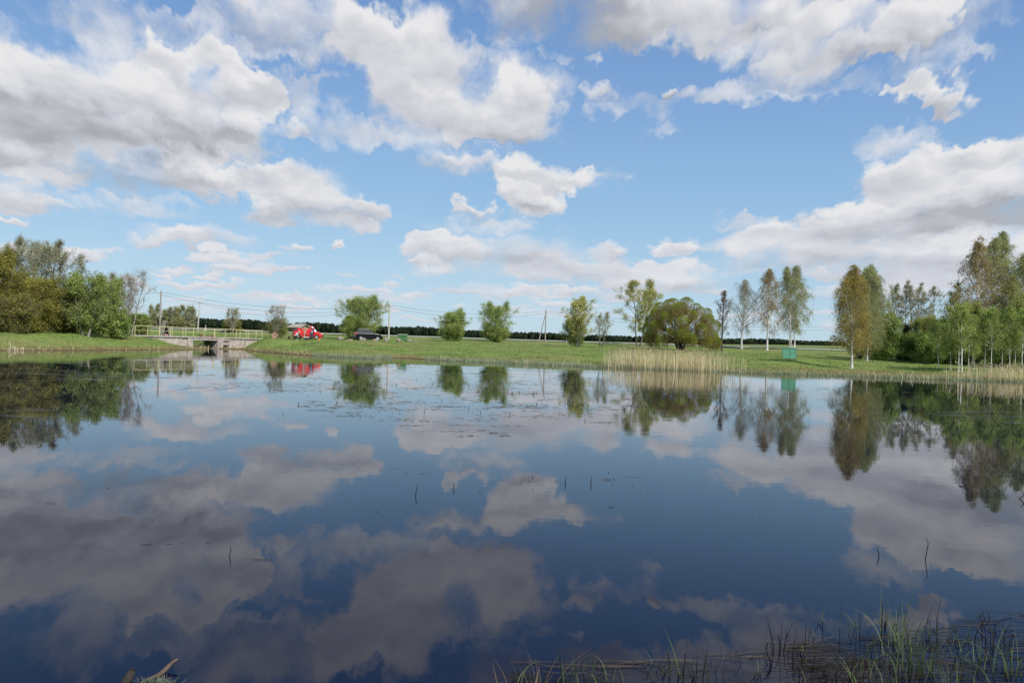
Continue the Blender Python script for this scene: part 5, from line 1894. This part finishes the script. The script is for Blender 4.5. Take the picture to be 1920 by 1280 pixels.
def build_poles():
    def pole(px, Y, top, m, lb, r=.13, brace=None, lean=0.0, ins=2, grp='utility poles along the road'):
        b = on_ground(px, Y)
        zt = top_z(top, px, Y)
        root = empty('utility_pole', b)
        tag(root, lb, 'utility pole', grp)
        H = zt - b[2]
        MB().tube([(0, 0, -.3), (lean * H, 0, H)], [r, r * .72], 10).build('shaft', m, root)
        if ins:
            q = MB()
            q.bar((lean * H - .35, 0, H - .35), (lean * H + .35, 0, H - .35), .07)
            q.build('crossarm', M['wood_grey'], root)
            for sx in (-1, 1):
                revolve(MB(), [(.02, 0), (.02, .06), (.055, .07), (.06, .12), (.04, .17), (.02, .19)], (lean * H + sx * .30, 0, H - .33), 8).build('insulator', M['white'], root)
        if brace:
            MB().tube([(brace, -.2, -.2), (-.08, 0, H - .9)], [.11, .08], 8).build('brace', m, root)
        return root, Vector((b[0] + lean * H, b[1], zt - .22))
    _, A = pole(298.5, 118, 545, M['pole_wood'], 'grey wooden utility pole rising behind the left half of the footbridge')
    _, B = pole(370.5, 163, 565, M['pole_conc'], 'pale leaning utility pole by the road, second from the left', lean=.05)
    _, C = pole(728.5, 136, 570, M['pole_conc'], 'pale utility pole right of the black car', r=.14)
    _, D = pole(1022, 160, 581, M['pole_wood'], 'utility pole with a slanting brace prop left of the yellow maple', brace=-1.35)
    _, E = pole(1480, 150, 590, M['pole_conc'], 'pale pole half hidden among the birches above the green box', ins=0, r=.11)
    # cables
    L0 = Vector(at(-80, 563, 112))
    F = Vector(at(1600, 612, 175))
    L1 = Vector(at(40, 612, 190))
    cab = []

    def cable(a, b, sag, dy, nm):
        pts = []
        for i in range(25):
            t = i / 24
            p = a.lerp(b, t)
            p = p + Vector((0, 0, dy - sag * 4 * t * (1 - t)))
            pts.append(p)
        o = MB().tube(pts, .016, 4).build('power_cable', M['plastic'])
        tag(o, nm, 'cable', 'cables strung between the utility poles')
    cable(L0, A, .5, 0.0, 'upper cable from the left grove to the pole behind the footbridge')
    cable(A, C, 1.35, .06, 'upper cable hanging from the leftmost pole to the pole by the black car')
    cable(A, C, 1.6, -.35, 'lower cable hanging from the leftmost pole to the pole by the black car')
    cable(L1, B, .6, 0, 'cable from the left grove to the short leaning pole')
    cable(B, C, 2.3, -.05, 'long slack cable from the short leaning pole to the pole by the black car')
    cable(C, D, 1.0, .05, 'upper cable between the pole by the black car and the braced pole')
    cable(C, D, 1.3, -.35, 'lower cable between the pole by the black car and the braced pole')
    cable(D, F, 1.3, .05, 'upper cable running right from the braced pole past the maple')
    cable(D, F, 1.6, -.35, 'lower cable running right from the braced pole past the maple')
    # marker posts on the road edge
    for px, Y, lb in ((385.5, 163.5, 'white road marker post behind the middle of the footbridge railing'), (428.5, 163.5, 'white road marker post left of the multi stemmed young birch'),
                      (1062, 160, 'white road marker post left of the yellow maple'), (1082.5, 161, 'white road marker post in the shade of the yellow maple')):
        b = on_ground(px, Y)
        r = empty('marker_post', b)
        tag(r, lb, 'marker post', 'white marker posts along the road')
        MB().box((0, 0, .45), (.14, .10, 1.0)).build('post', M['white'], r)
        MB().box((0, 0, .72), (.15, .11, .18)).build('band', M['plastic'], r)
    b = on_ground(1523.5, 158)
    o = MB().tube([(b[0], b[1], b[2] - .2), (b[0], b[1], b[2] + 1.25)], .045, 8).box((b[0], b[1], b[2] + 1.28), (.14, .10, .06)).build('sign_post', M['steel'])
    tag(o, 'thin dark post by the road right of the green box', 'post')


def build_yard():
    # A-frame shelter behind the left half of the bridge
    Y = 101
    b = on_ground(307.5, Y)
    r = empty('a_frame_shelter', b, R(52))
    tag(r, 'small steep A-frame shelter of dark boards with a pale roof side', 'shelter')
    H, w, l = top_z(600, 305, Y) - b[2], .62, .45
    for sg in (-1, 1):
        MB().add([(0 + .0, -l, H), (0, l, H), (sg * w, l, 0), (sg * w, -l, 0), (0, -l, H - .10), (0, l, H - .10), (sg * (w - .05), l, 0), (sg * (w - .05), -l, 0)],
                 [(0, 1, 2, 3), (7, 6, 5, 4), (0, 4, 5, 1), (1, 5, 6, 2), (2, 6, 7, 3), (3, 7, 4, 0)]).build('roof_side', M['wood_grey'], r)
    MB().bar((-w * .5, -l + .04, H * .5), (w * .5, -l + .04, H * .5), .07).build('crossbar', M['wood_dark'], r)
    MB().add([(0, l - .05, H - .1), (w - .06, l - .05, 0.02), (-w + .06, l - .05, .02), (0, l - .01, H - .1), (w - .06, l - .01, .02), (-w + .06, l - .01, .02)], [(0, 1, 2), (5, 4, 3)]).build('back_wall', M['wood_dark'], r)
    MB().box((0, -.1, .25), (.8, .55, .30)).build('floor_box', M['wood_dark'], r)
    m = MB()
    an = [2 * math.pi * k / 16 for k in range(17)]
    m.tube([(.20 * math.cos(a), -l + .02, .86 + .20 * math.sin(a)) for a in an], .06, 7, cap=False)
    o = m.build('ring', M['white'])
    o.data.materials.append(M['lamp_red'])
    for p in o.data.polygons:
        a = math.atan2(p.center.z - .86, p.center.x)
        p.material_index = 1 if int((a + math.pi) / (math.pi / 4)) % 2 else 0
    o.matrix_world = Matrix.Translation(b) @ Matrix.Rotation(R(52), 4, 'Z')
    tag(o, 'red and white ring hung in the mouth of the A-frame shelter', 'ring')
    # dark red boat on the channel bank behind the bridge
    pb = at(387, 648, 100.6)
    root = empty('rowing_boat', (pb[0], pb[1], pb[2]), R(-12))
    tag(root, 'dark red boat lying behind the opening of the footbridge', 'boat')
    n, k = 12, 7
    vs, fs = [], []
    for i in range(n + 1):
        t = i / n
        xx = -1.2 + 2.4 * t
        w = .48 * (1 - abs(2 * t - 1) ** 2.4) + .02
        for j in range(k):
            a = math.pi * j / (k - 1)
            vs.append((xx, w * math.cos(a), .18 + 0.66 * (1 - .75 * math.sin(a) * (1 - abs(2 * t - 1) ** 3)) + .22 * abs(2 * t - 1) ** 2))
    for i in range(n):
        for j in range(k - 1):
            a = i * k + j
            fs.append((a, a + 1, a + k + 1, a + k))
    root.scale = (.85, .85, 1.28)
    hull = MB().add(vs, fs).build('hull', M['maroon'], root, smooth=True)
    so_ = hull.modifiers.new('thick', 'SOLIDIFY')
    so_.thickness = .04
    g1 = [Vector(vs[i * k]) for i in range(n + 1)]
    g2 = [Vector(vs[i * k + k - 1]) for i in range(n + 1)]
    MB().tube(g1, .035, 6).tube(g2, .035, 6).build('gunwale', M['rust'], root)
    MB().box((.1, 0, .70), (.22, .80, .04)).build('seat', M['wood_grey'], root)
    # green waste container
    b = on_ground(755, 118)
    r = empty('waste_container', b, R(4))
    tag(r, 'green wheeled waste container with a pale lid right of the pale pole', 'container')
    MB().box((0, 0, .58), (1.16, .85, .80), taper=1.10).build('body', M['bin'], r, bevel=.04)
    MB().box((0, 0, 1.03), (1.36, 1.0, .10), taper=.9).build('lid', M['bin_lid'], r, bevel=.04)
    MB().box((0, -.49, .90), (1.28, .05, .08)).build('rim', M['bin'], r)
    for sx in (-1, 1):
        for sy in (-1, 1):
            m = MB()
            revolve(m, [(.09, -.025), (.09, .025)], (sx * .45, sy * .30, .09), 12, axis='y')
            m.build('wheel', M['tyre'], r)
    # sea green metal box
    b = on_ground(1479.5, 86)
    b[2] = min(b[2], 1.7 - (671 - hor(1479)) * 86 / FPX + .03)
    r = empty('metal_box', (b[0], b[1], b[2]), R(-12))
    tag(r, 'square sea green painted metal box on the lawn below the birches', 'box')
    MB().box((0, 0, .59), (1.34, .62, 1.10)).build('body', M['box'], r, bevel=.015)
    MB().box((0, 0, 1.16), (1.42, .70, .05)).build('top', M['box'], r)
    m = MB()
    for x in (-.66, 0, .66):
        m.box((x, -.322, .59), (.05, .02, 1.06))
    m.box((0, -.322, .08), (1.3, .02, .05)).box((0, -.322, 1.08), (1.3, .02, .05))
    m.build('door_frame', M['box'], r)
    MB().box((.08, -.34, .60), (.03, .03, .16)).build('handle', M['rust'], r)
    MB().box((0, 0, .02), (1.36, .64, .05)).build('plinth', M['rust'], r)


build_bridge()
van_p = on_ground(577.5, 107)
make_car('panel_van', 'bright red panel van with its near front door open', 'van', van_p, R(6))
suv_p = on_ground(690, 119)
make_car('parked_car', 'black compact off road car with silver wheels under the big loose crowned tree', 'suv', suv_p, R(21))
_vx = van_p[0] + .62 * math.cos(R(6)) + 1.42 * math.sin(R(6))
_vy = van_p[1] + .62 * math.sin(R(6)) - 1.42 * math.cos(R(6))
build_people((_vx, _vy))
build_picnic()
build_boulders()
build_poles()
build_yard()


# ------------------------------------------------------------------ what floats and stands in the pond
def water_pt(px, row):
    Y = CAM_H * FPX / (row - hor(px))
    for _ in range(2):
        d = ray(px, row)
        Y = CAM_H / -d[2] * d[1]
    d = ray(px, row)
    k = CAM_H / -d[2]
    return np.array([d[0] * k, d[1] * k, 0.0])


M['weed'] = leaf_mat('floating_weed', [(0.150, 0.130, 0.085), (0.105, 0.090, 0.060), (0.200, 0.175, 0.120), (0.070, 0.060, 0.042)], 0.1, 0.1)
M['film'] = flat_mat('sky_pale_film', (0.15, 0.155, 0.14), 0.25, 0.15, 1.5)  # film with the pale tone of reflected sky put into its colour
M['blade_green'] = leaf_mat('water_grass_green', [(0.060, 0.095, 0.035), (0.095, 0.130, 0.058), (0.150, 0.180, 0.105), (0.042, 0.070, 0.026)], 0.3, 0.1)
M['blade_dark'] = leaf_mat('dead_stems_dark', [(0.024, 0.019, 0.015), (0.040, 0.030, 0.021), (0.015, 0.014, 0.012)], 0.05, 0.1)
M['stem_pale'] = leaf_mat('dead_stems_pale', [(0.13, 0.10, 0.068), (0.085, 0.066, 0.045), (0.18, 0.14, 0.10)], 0.1, 0.1)


def strips(name, C, ln, wd, az, mats, bendf=0.3, z=0.004, parent=None, rng=RNG, mi=None, K=3):
    """flat narrow pieces lying on the water"""
    n = len(C)
    t = np.linspace(-.5, .5, K + 1)
    d = np.stack([np.cos(az), np.sin(az), np.zeros(n)], 1)
    s = np.stack([-np.sin(az), np.cos(az), np.zeros(n)], 1)
    bd = rng.normal(0, bendf, n)
    rows = []
    for k in range(K + 1):
        c = C + d * (ln * t[k])[:, None] + s * (bd * ln * (t[k] ** 2))[:, None] + np.array([0, 0, z])
        w = wd * (1 - (2 * abs(t[k])) ** 2 * .75) * .5
        rows += [c - s * w[:, None], c + s * w[:, None]]
    V = np.stack(rows, 1).reshape(-1, 3)
    kk = 2 * (K + 1)
    F = np.stack([np.stack([np.arange(n) * kk + 2 * k, np.arange(n) * kk + 2 * k + 2, np.arange(n) * kk + 2 * k + 3, np.arange(n) * kk + 2 * k + 1], 1) for k in range(K)], 1).reshape(-1, 4)
    return np_mesh(name, V, F, mats=mats, parent=parent)


def pond_litter():
    rng = np.random.default_rng(21)
    # clusters of weed, (px, row, half width, half height, how many)
    Z = [(760, 715, 330, 22, 620), (900, 770, 260, 18, 520), (820, 745, 200, 20, 380), (1060, 720, 200, 22, 420), (1130, 750, 150, 18, 220), (480, 700, 150, 12, 160), (500, 728, 140, 10, 90),
         (650, 760, 80, 10, 120), (640, 692, 160, 10, 160), (960, 800, 200, 14, 120), (890, 815, 90, 6, 50), (1290, 740, 120, 16, 140), (1500, 745, 200, 14, 90), (1700, 735, 200, 16, 140),
         (150, 700, 180, 16, 200), (1850, 770, 90, 14, 60), (1160, 895, 60, 5, 12), (720, 900, 200, 40, 14), (300, 980, 300, 90, 10), (1300, 960, 300, 80, 12)]
    C = []
    for px, row, hw, hh, n in Z:
        k = max(3, n // 14)
        cx, cy = rng.uniform(px - hw, px + hw, k), rng.uniform(row - hh, row + hh, k)
        for i in range(n):
            j = rng.integers(k)
            C.append((cx[j] + rng.normal(0, hw * .10), cy[j] + rng.normal(0, 1.2)))
    C = np.array([water_pt(a, max(b, hor(a) + 40)) for a, b in C])
    n = len(C)
    Y = C[:, 1]
    ln = rng.uniform(.05, .30, n) * np.clip(Y / 25, .35, 2.0)
    o = strips('floating_weed', C, ln, rng.uniform(.015, .06, n) * np.clip(Y / 25, .3, 1.6), rng.normal(0, .5, n), [M['weed']], rng=rng)
    tag(o, 'scattered brown leaf and stem bits floating across the middle of the pond', 'water weed', kind='stuff')
    # film near the left and right shore, its paleness standing in for reflected sky
    C, L, W_ = [], [], []
    for px, row, hw, hh, n in ((110, 688, 170, 14, 60), (180, 705, 150, 8, 34), (60, 768, 22, 2, 3), (30, 780, 26, 1, 2), (1800, 775, 60, 5, 7), (1870, 783, 60, 5, 8), (1890, 790, 40, 3, 4), (1500, 725, 180, 10, 9),
                               (1300, 742, 60, 5, 6), (420, 690, 200, 8, 14), (1060, 735, 120, 20, 12), (860, 702, 60, 4, 5)):
        for _ in range(n):
            a, b = rng.uniform(px - hw, px + hw), rng.uniform(row - hh, row + hh)
            C.append(water_pt(a, max(b, hor(a) + 46)))
            L.append(rng.uniform(.5, 2.4) * C[-1][1] / 35)
            W_.append(rng.uniform(.03, .12) * C[-1][1] / 35)
    C = np.array(C)
    o = strips('film_sky_streaks', C, np.array(L), np.array(W_), rng.normal(0.02, .10, len(C)), [M['film']], rng=rng, bendf=.1, z=.003, K=5)
    tag(o, 'drifts of film and weed coloured pale like reflected sky near the shores', 'film', kind='stuff')
    # thin dark stalks standing out of the water far out
    P = [(745, 705), (1033, 700)] + [(rng.uniform(760, 1210), rng.uniform(700, 800)) for _ in range(90)] + [(rng.uniform(900, 1200), rng.uniform(885, 925)) for _ in range(34)] + [(rng.uniform(520, 760), rng.uniform(700, 790)) for _ in range(26)]
    B = np.array([water_pt(a, max(b, hor(a) + 44)) for a, b in P])
    h = rng.uniform(.02, .06, len(B)) * np.clip(B[:, 1] / 12, .7, 2.2)
    o = blades('stalks', B - np.array([0, 0, .01]), h, rng.uniform(.004, .009, len(B)) * np.clip(B[:, 1] / 9, 1, 3), rng.uniform(0, .5, len(B)), [M['blade_dark']], K=2, rng=rng)
    tag(o, 'thin dark stalk tips poking out of the middle of the pond', 'stalks', kind='stuff')
    # lone sticks close by
    for px, row, hpx, lean, lb in ((1733, 1048, 42, .10, 'taller thin curved reed stem standing alone at the right of the pond'), (1650, 1042, 20, -.15, 'short bent reed stem left of the taller lone one'),
                                   (429, 1042, 20, .12, 'short dark twig standing in the cloud reflection at the left'), (851, 915, 13, 0, 'small upright stem in the blue centre of the pond'),
                                   (778, 928, 20, .1, 'thin broken stem left of the blue centre'), (1108, 907, 14, 0, 'small stem right of the centre of the pond'), (1059, 905, 12, .1, 'tiny stem left of the small right one')):
        b = water_pt(px, row)
        D = b[1]
        H = hpx * D / FPX
        m = MB()
        m.tube([(0, 0, -.05), (lean * H, 0, H * .35), (lean * H * 1.6, 0, H * .7), (lean * H * .6, 0, H)], [.004 * D / 7, .0038 * D / 7, .003 * D / 7, .001 * D / 7], 6)
        o = m.build('reed_stem', M['blade_dark'])
        o.location = b
        tag(o, lb, 'stem')
    # forked twig at the right edge
    b = water_pt(1912, 935)
    m = MB()
    m.tube([(-.03, 0, -.02), (.05, 0, .05), (.16, 0, .13)], [.007, .006, .003], 6).tube([(.02, 0, .10), (.055, 0, .055), (.13, .02, -.01)], [.003, .006, .004], 6)
    o = m.build('twig', M['wood_dark'])
    o.location = b
    tag(o, 'dark forked twig sticking out of the water at the right edge', 'twig')
    # bits of pale matter floating alone
    for px, row, w, lb in ((1188, 894, 34, 'long pale straw floating right of the pond centre'), (92, 943, 26, 'thin dark straw floating on the left cloud reflection'), (203, 915, 10, 'small pale leaf scrap floating at the left'),
                           (1145, 951, 12, 'brown curled leaf floating below the pond centre'), (707, 958, 10, 'pale leaf floating in the dark blue water'), (490, 1049, 40, 'thin straw floating beside the short dark twig')):
        b = water_pt(px, row)
        ln = w * b[1] / FPX
        o = strips('floating_straw', b[None, :], np.array([ln]), np.array([ln * (.10 if w > 20 else .4)]), np.array([.03]), [M['stem_pale'] if 'pale' in lb else M['blade_dark']], rng=rng, bendf=.2, z=.006)
        tag(o, lb, 'straw')


def water_grass():
    rng = np.random.default_rng(33)

    def clump(px, row, n, hpx, spread, col, lean=(.1, .6), wd=(.004, .008), droopy=.25, label=None):
        b = water_pt(px, row)
        D = b[1]
        B = b + np.stack([rng.normal(0, spread * 1.5, n), rng.normal(0, spread * 1.2, n), np.full(n, -.03)], 1)
        H = hpx * D / FPX
        h = H * rng.uniform(.55, 1.15, n) + .03
        K = 8
        la = rng.uniform(0, 2 * math.pi, n)
        ln = rng.uniform(lean[0], lean[1], n)
        dr = np.where(rng.random(n) < droopy, rng.uniform(.35, .85, n), rng.uniform(0, .08, n))
        az = la + math.pi / 2 + rng.normal(0, .5, n)
        ts = np.linspace(0, 1, K + 1)
        side = np.stack([np.cos(az), np.sin(az), np.zeros(n)], 1)
        dl = np.stack([np.cos(la), np.sin(la), np.zeros(n)], 1)
        w0 = rng.uniform(wd[0], wd[1], n)
        rows = []
        for t in ts:
            c = B + np.stack([np.zeros(n), np.zeros(n), h * (t - dr * t ** 3.2)], 1) + dl * (h * (ln * t * t + dr * .8 * t ** 2.4))[:, None]
            w = w0 * (1 - .9 * t ** 2.2) * .5
            rows += [c - side * w[:, None], c + side * w[:, None]]
        V = np.stack(rows, 1).reshape(-1, 3)
        kk = 2 * (K + 1)
        F = np.stack([np.stack([np.arange(n) * kk + 2 * k, np.arange(n) * kk + 2 * k + 1, np.arange(n) * kk + 2 * k + 3, np.arange(n) * kk + 2 * k + 2], 1) for k in range(K)], 1).reshape(-1, 4)
        o = np_mesh('water_grass', V, F, mats=[M[col]], smooth=True)
        tag(o, label, 'water grass', 'tufts of grass standing in the near right of the pond')
        return o
    G = [(1541, 1168, 5, 60, .02, 'blade_green', (.05, .25), 'pair of upright pale green blades, farthest of the near tufts'),
         (1585, 1185, 6, 60, .04, 'blade_green', (.1, .5), 'thin green tuft right of the farthest upright pair'),
         (1608, 1172, 3, 46, .03, 'blade_green', (.4, .9), 'few arching blades right of the thin green tuft'),
         (1692, 1218, 26, 112, .05, 'blade_green', (.1, .45), 'dense tall green tuft in the middle of the near growth'),
         (1726, 1262, 28, 130, .05, 'blade_green', (.1, .45), 'tallest thick green tuft reaching over its neighbours'),
         (1745, 1180, 8, 80, .05, 'blade_dark', (.05, .3), 'dark upright stems behind the tallest tuft'),
         (1650, 1170, 4, 46, .04, 'blade_dark', (.05, .2), 'few dark stems between the thin and the dense tuft'),
         (1811, 1236, 8, 66, .04, 'blade_green', (.2, .6), 'small green tuft right of the tallest one'),
         (1905, 1265, 16, 84, .05, 'blade_green', (.05, .3), 'dark green tuft at the right edge of the picture'),
         (1890, 1270, 8, 92, .05, 'blade_green', (.05, .3), 'tall slim blades left of the tuft at the right edge'),
         (1765, 1200, 9, 70, .05, 'blade_green', (.1, .5), 'green blades right behind the tallest tuft'),
         (1620, 1265, 14, 70, .06, 'blade_green', (.1, .6), 'low green tuft near the bottom edge, left of the tallest'),
         (1462, 1222, 9, 74, .03, 'blade_dark', (.05, .25), 'narrow dark stems, leftmost of the right growth'),
         (1487, 1215, 4, 46, .03, 'blade_green', (.4, 1.0), 'pale blade arching right of the narrow dark stems'),
         (1500, 1245, 8, 60, .05, 'blade_dark', (.0, .3), 'dark stems standing low between the two left tufts'),
         (1415, 1262, 5, 56, .02, 'blade_green', (.0, .2), 'single thick folded green blade with companions'),
         (1285, 1262, 9, 64, .06, 'blade_green', (.3, 1.0), 'arching thin blades right of the bottom centre'),
         (1230, 1235, 5, 50, .05, 'blade_green', (.4, 1.0), 'few bent blades over the floating stems at the bottom centre'),
         (1295, 1278, 10, 80, .05, 'blade_dark', (.05, .3), 'dark narrow stems behind the arching thin blades'),
         (1130, 1282, 10, 70, .05, 'blade_green', (.1, .6), 'pale green tuft right of the straw heap at the bottom'),
         (1075, 1290, 8, 72, .05, 'blade_green', (.1, .5), 'thin green blades rising through the straw heap'),
         (1010, 1292, 20, 58, .06, 'stem_pale', (.4, 1.2), 'bent pale straw tuft at the left end of the near growth'),
         (1040, 1296, 18, 52, .08, 'stem_pale', (.4, 1.2), 'second bent pale straw tuft beside the left one'),
         (975, 1285, 5, 66, .02, 'blade_green', (.05, .3), 'three upright thin blades, farthest left of the near growth'),
         (1560, 1285, 16, 70, .08, 'blade_dark', (.1, .6), 'tangle of dark stems at the bottom right of centre'),
         (1850, 1215, 10, 60, .08, 'blade_dark', (.1, .6), 'dark broken stems in the mat near the right edge'),
         (1790, 1285, 22, 70, .08, 'blade_green', (.1, .6), 'low green blades at the bottom edge right of the tallest tuft'),
         (1870, 1160, 8, 30, .10, 'blade_dark', (.4, 1.2), 'low dark broken stems at the far right corner of the mat'),
         (1660, 1282, 14, 60, .08, 'blade_green', (.1, .7), 'short green blades at the bottom below the dense tuft')]
    for px, row, n, h, sp, col, ln, lb in G:
        clump(px, row, n, h, sp, col, ln, label=lb)
    # single blades scattered between the tufts
    for col, n, h0, h1, lb in (('blade_green', 50, .05, .20, 'single green blades scattered over the near right water'), ('blade_dark', 95, .03, .15, 'single dark stems scattered over the near right water')):
        px = rng.uniform(1060, 1950, n)
        lo = np.interp(px, [1060, 1300, 1450, 1600, 1750, 1850, 1950], [1255, 1240, 1195, 1165, 1160, 1150, 1140])
        row = lo + rng.random(n) * (1300 - lo)
        B = np.array([water_pt(a, b) for a, b in zip(px, row)]) - np.array([0, 0, .01])
        o = blades('water_grass', B, rng.uniform(h0, h1, n), rng.uniform(.003, .0065, n), rng.uniform(.05, .8, n), [M[col]], K=6, rng=rng, droop=.25)
        tag(o, lb, 'water grass', kind='stuff')
    # mat of dead stems lying in the water
    n = 820
    u = rng.random(n)
    px = np.where(u < .88, rng.uniform(1480, 1960, n), rng.uniform(960, 1600, n))
    lo = np.interp(px, [960, 1100, 1300, 1450, 1600, 1750, 1850, 1960], [1262, 1245, 1235, 1200, 1195, 1175, 1150, 1130])
    row = lo + (rng.random(n) ** .9) * (1300 - lo)
    C = np.array([water_pt(a, b) for a, b in zip(px, row)])
    az = np.where(rng.random(n) < .7, rng.normal(0.05, .28, n), rng.uniform(0, 3.14, n))
    dk = rng.random(n) < .92
    C[:, 2] = rng.uniform(-.003, .012, n)
    for sel, m_, lb in ((dk, 'blade_dark', 'mat of dark dead stems lying on the near right water'), (~dk, 'stem_pale', 'pale dead straws lying among the dark mat of stems')):
        k = sel.sum()
        o = strips('dead_stems', C[sel], rng.uniform(.05, .34, k), rng.uniform(.0025, .006, k), az[sel], [M[m_]], rng=rng, bendf=.5, z=.004, K=5)
        tag(o, lb, 'dead stems', kind='stuff')
    # long straw drifts
    k = 24
    px = rng.uniform(1000, 1520, k)
    row = np.interp(px, [1000, 1160, 1300, 1500], [1248, 1243, 1245, 1212]) + rng.normal(0, 5, k)
    C = np.array([water_pt(a, b) for a, b in zip(px, row)])
    o = strips('straw_drift', C, rng.uniform(.2, .55, k), rng.uniform(.003, .007, k), rng.normal(.03, .12, k), [M['stem_pale']], rng=rng, bendf=.15, z=.008, K=5)
    tag(o, 'long pale straws drifting in a line left of the near tufts', 'straws', kind='stuff')


def near_branch():
    rng = np.random.default_rng(2)
    a, b = water_pt(262, 1279), water_pt(333, 1250)
    m = MB()
    d = b - a
    pts = [a + d * t + np.array([0, 0, -.035 + .075 * t + .006 * math.sin(9 * t)]) for t in np.linspace(-.25, 1, 9)]
    m.tube(pts, [.020, .021, .019, .018, .016, .014, .012, .009, .004], 8)
    root = m.build('branch', M['wood_dark' if False else 'wood_grey'], smooth=True)
    root.data.materials[0] = flat_mat('wet_branch', (.085, .058, .034), .5, .3, 30)
    tag(root, 'wet brown branch slanting out of the water at the lower left', 'branch')
    c = water_pt(243, 1276)
    m = MB()
    m.tube([c + np.array([-.03, 0, -.05]), c + np.array([-.01, 0, .01]), c + np.array([.012, 0, .05]), c + np.array([.018, 0, .062])], [.030, .024, .016, .008], 9)
    o = m.build('stub', M['wood_dark'], smooth=True)
    tag(o, 'short dark stub beside the wet branch at the lower left', 'stub')
    # tuft of pale algae on the branch
    k = 420
    ce = water_pt(292, 1280)
    B = ce + np.stack([rng.normal(0, .045, k), rng.normal(0, .022, k), np.full(k, -.01)], 1)
    o = blades('algae', B, rng.uniform(.008, .03, k), rng.uniform(.003, .007, k), rng.uniform(.5, 2.5, k), [leaf_mat('algae', [(.16, .19, .14), (.11, .13, .08), (.24, .25, .20)], .2, .1)], K=2, rng=rng)
    tag(o, 'pale grey green algae caught under the wet branch', 'algae', kind='stuff')


pond_litter()
water_grass()
near_branch()
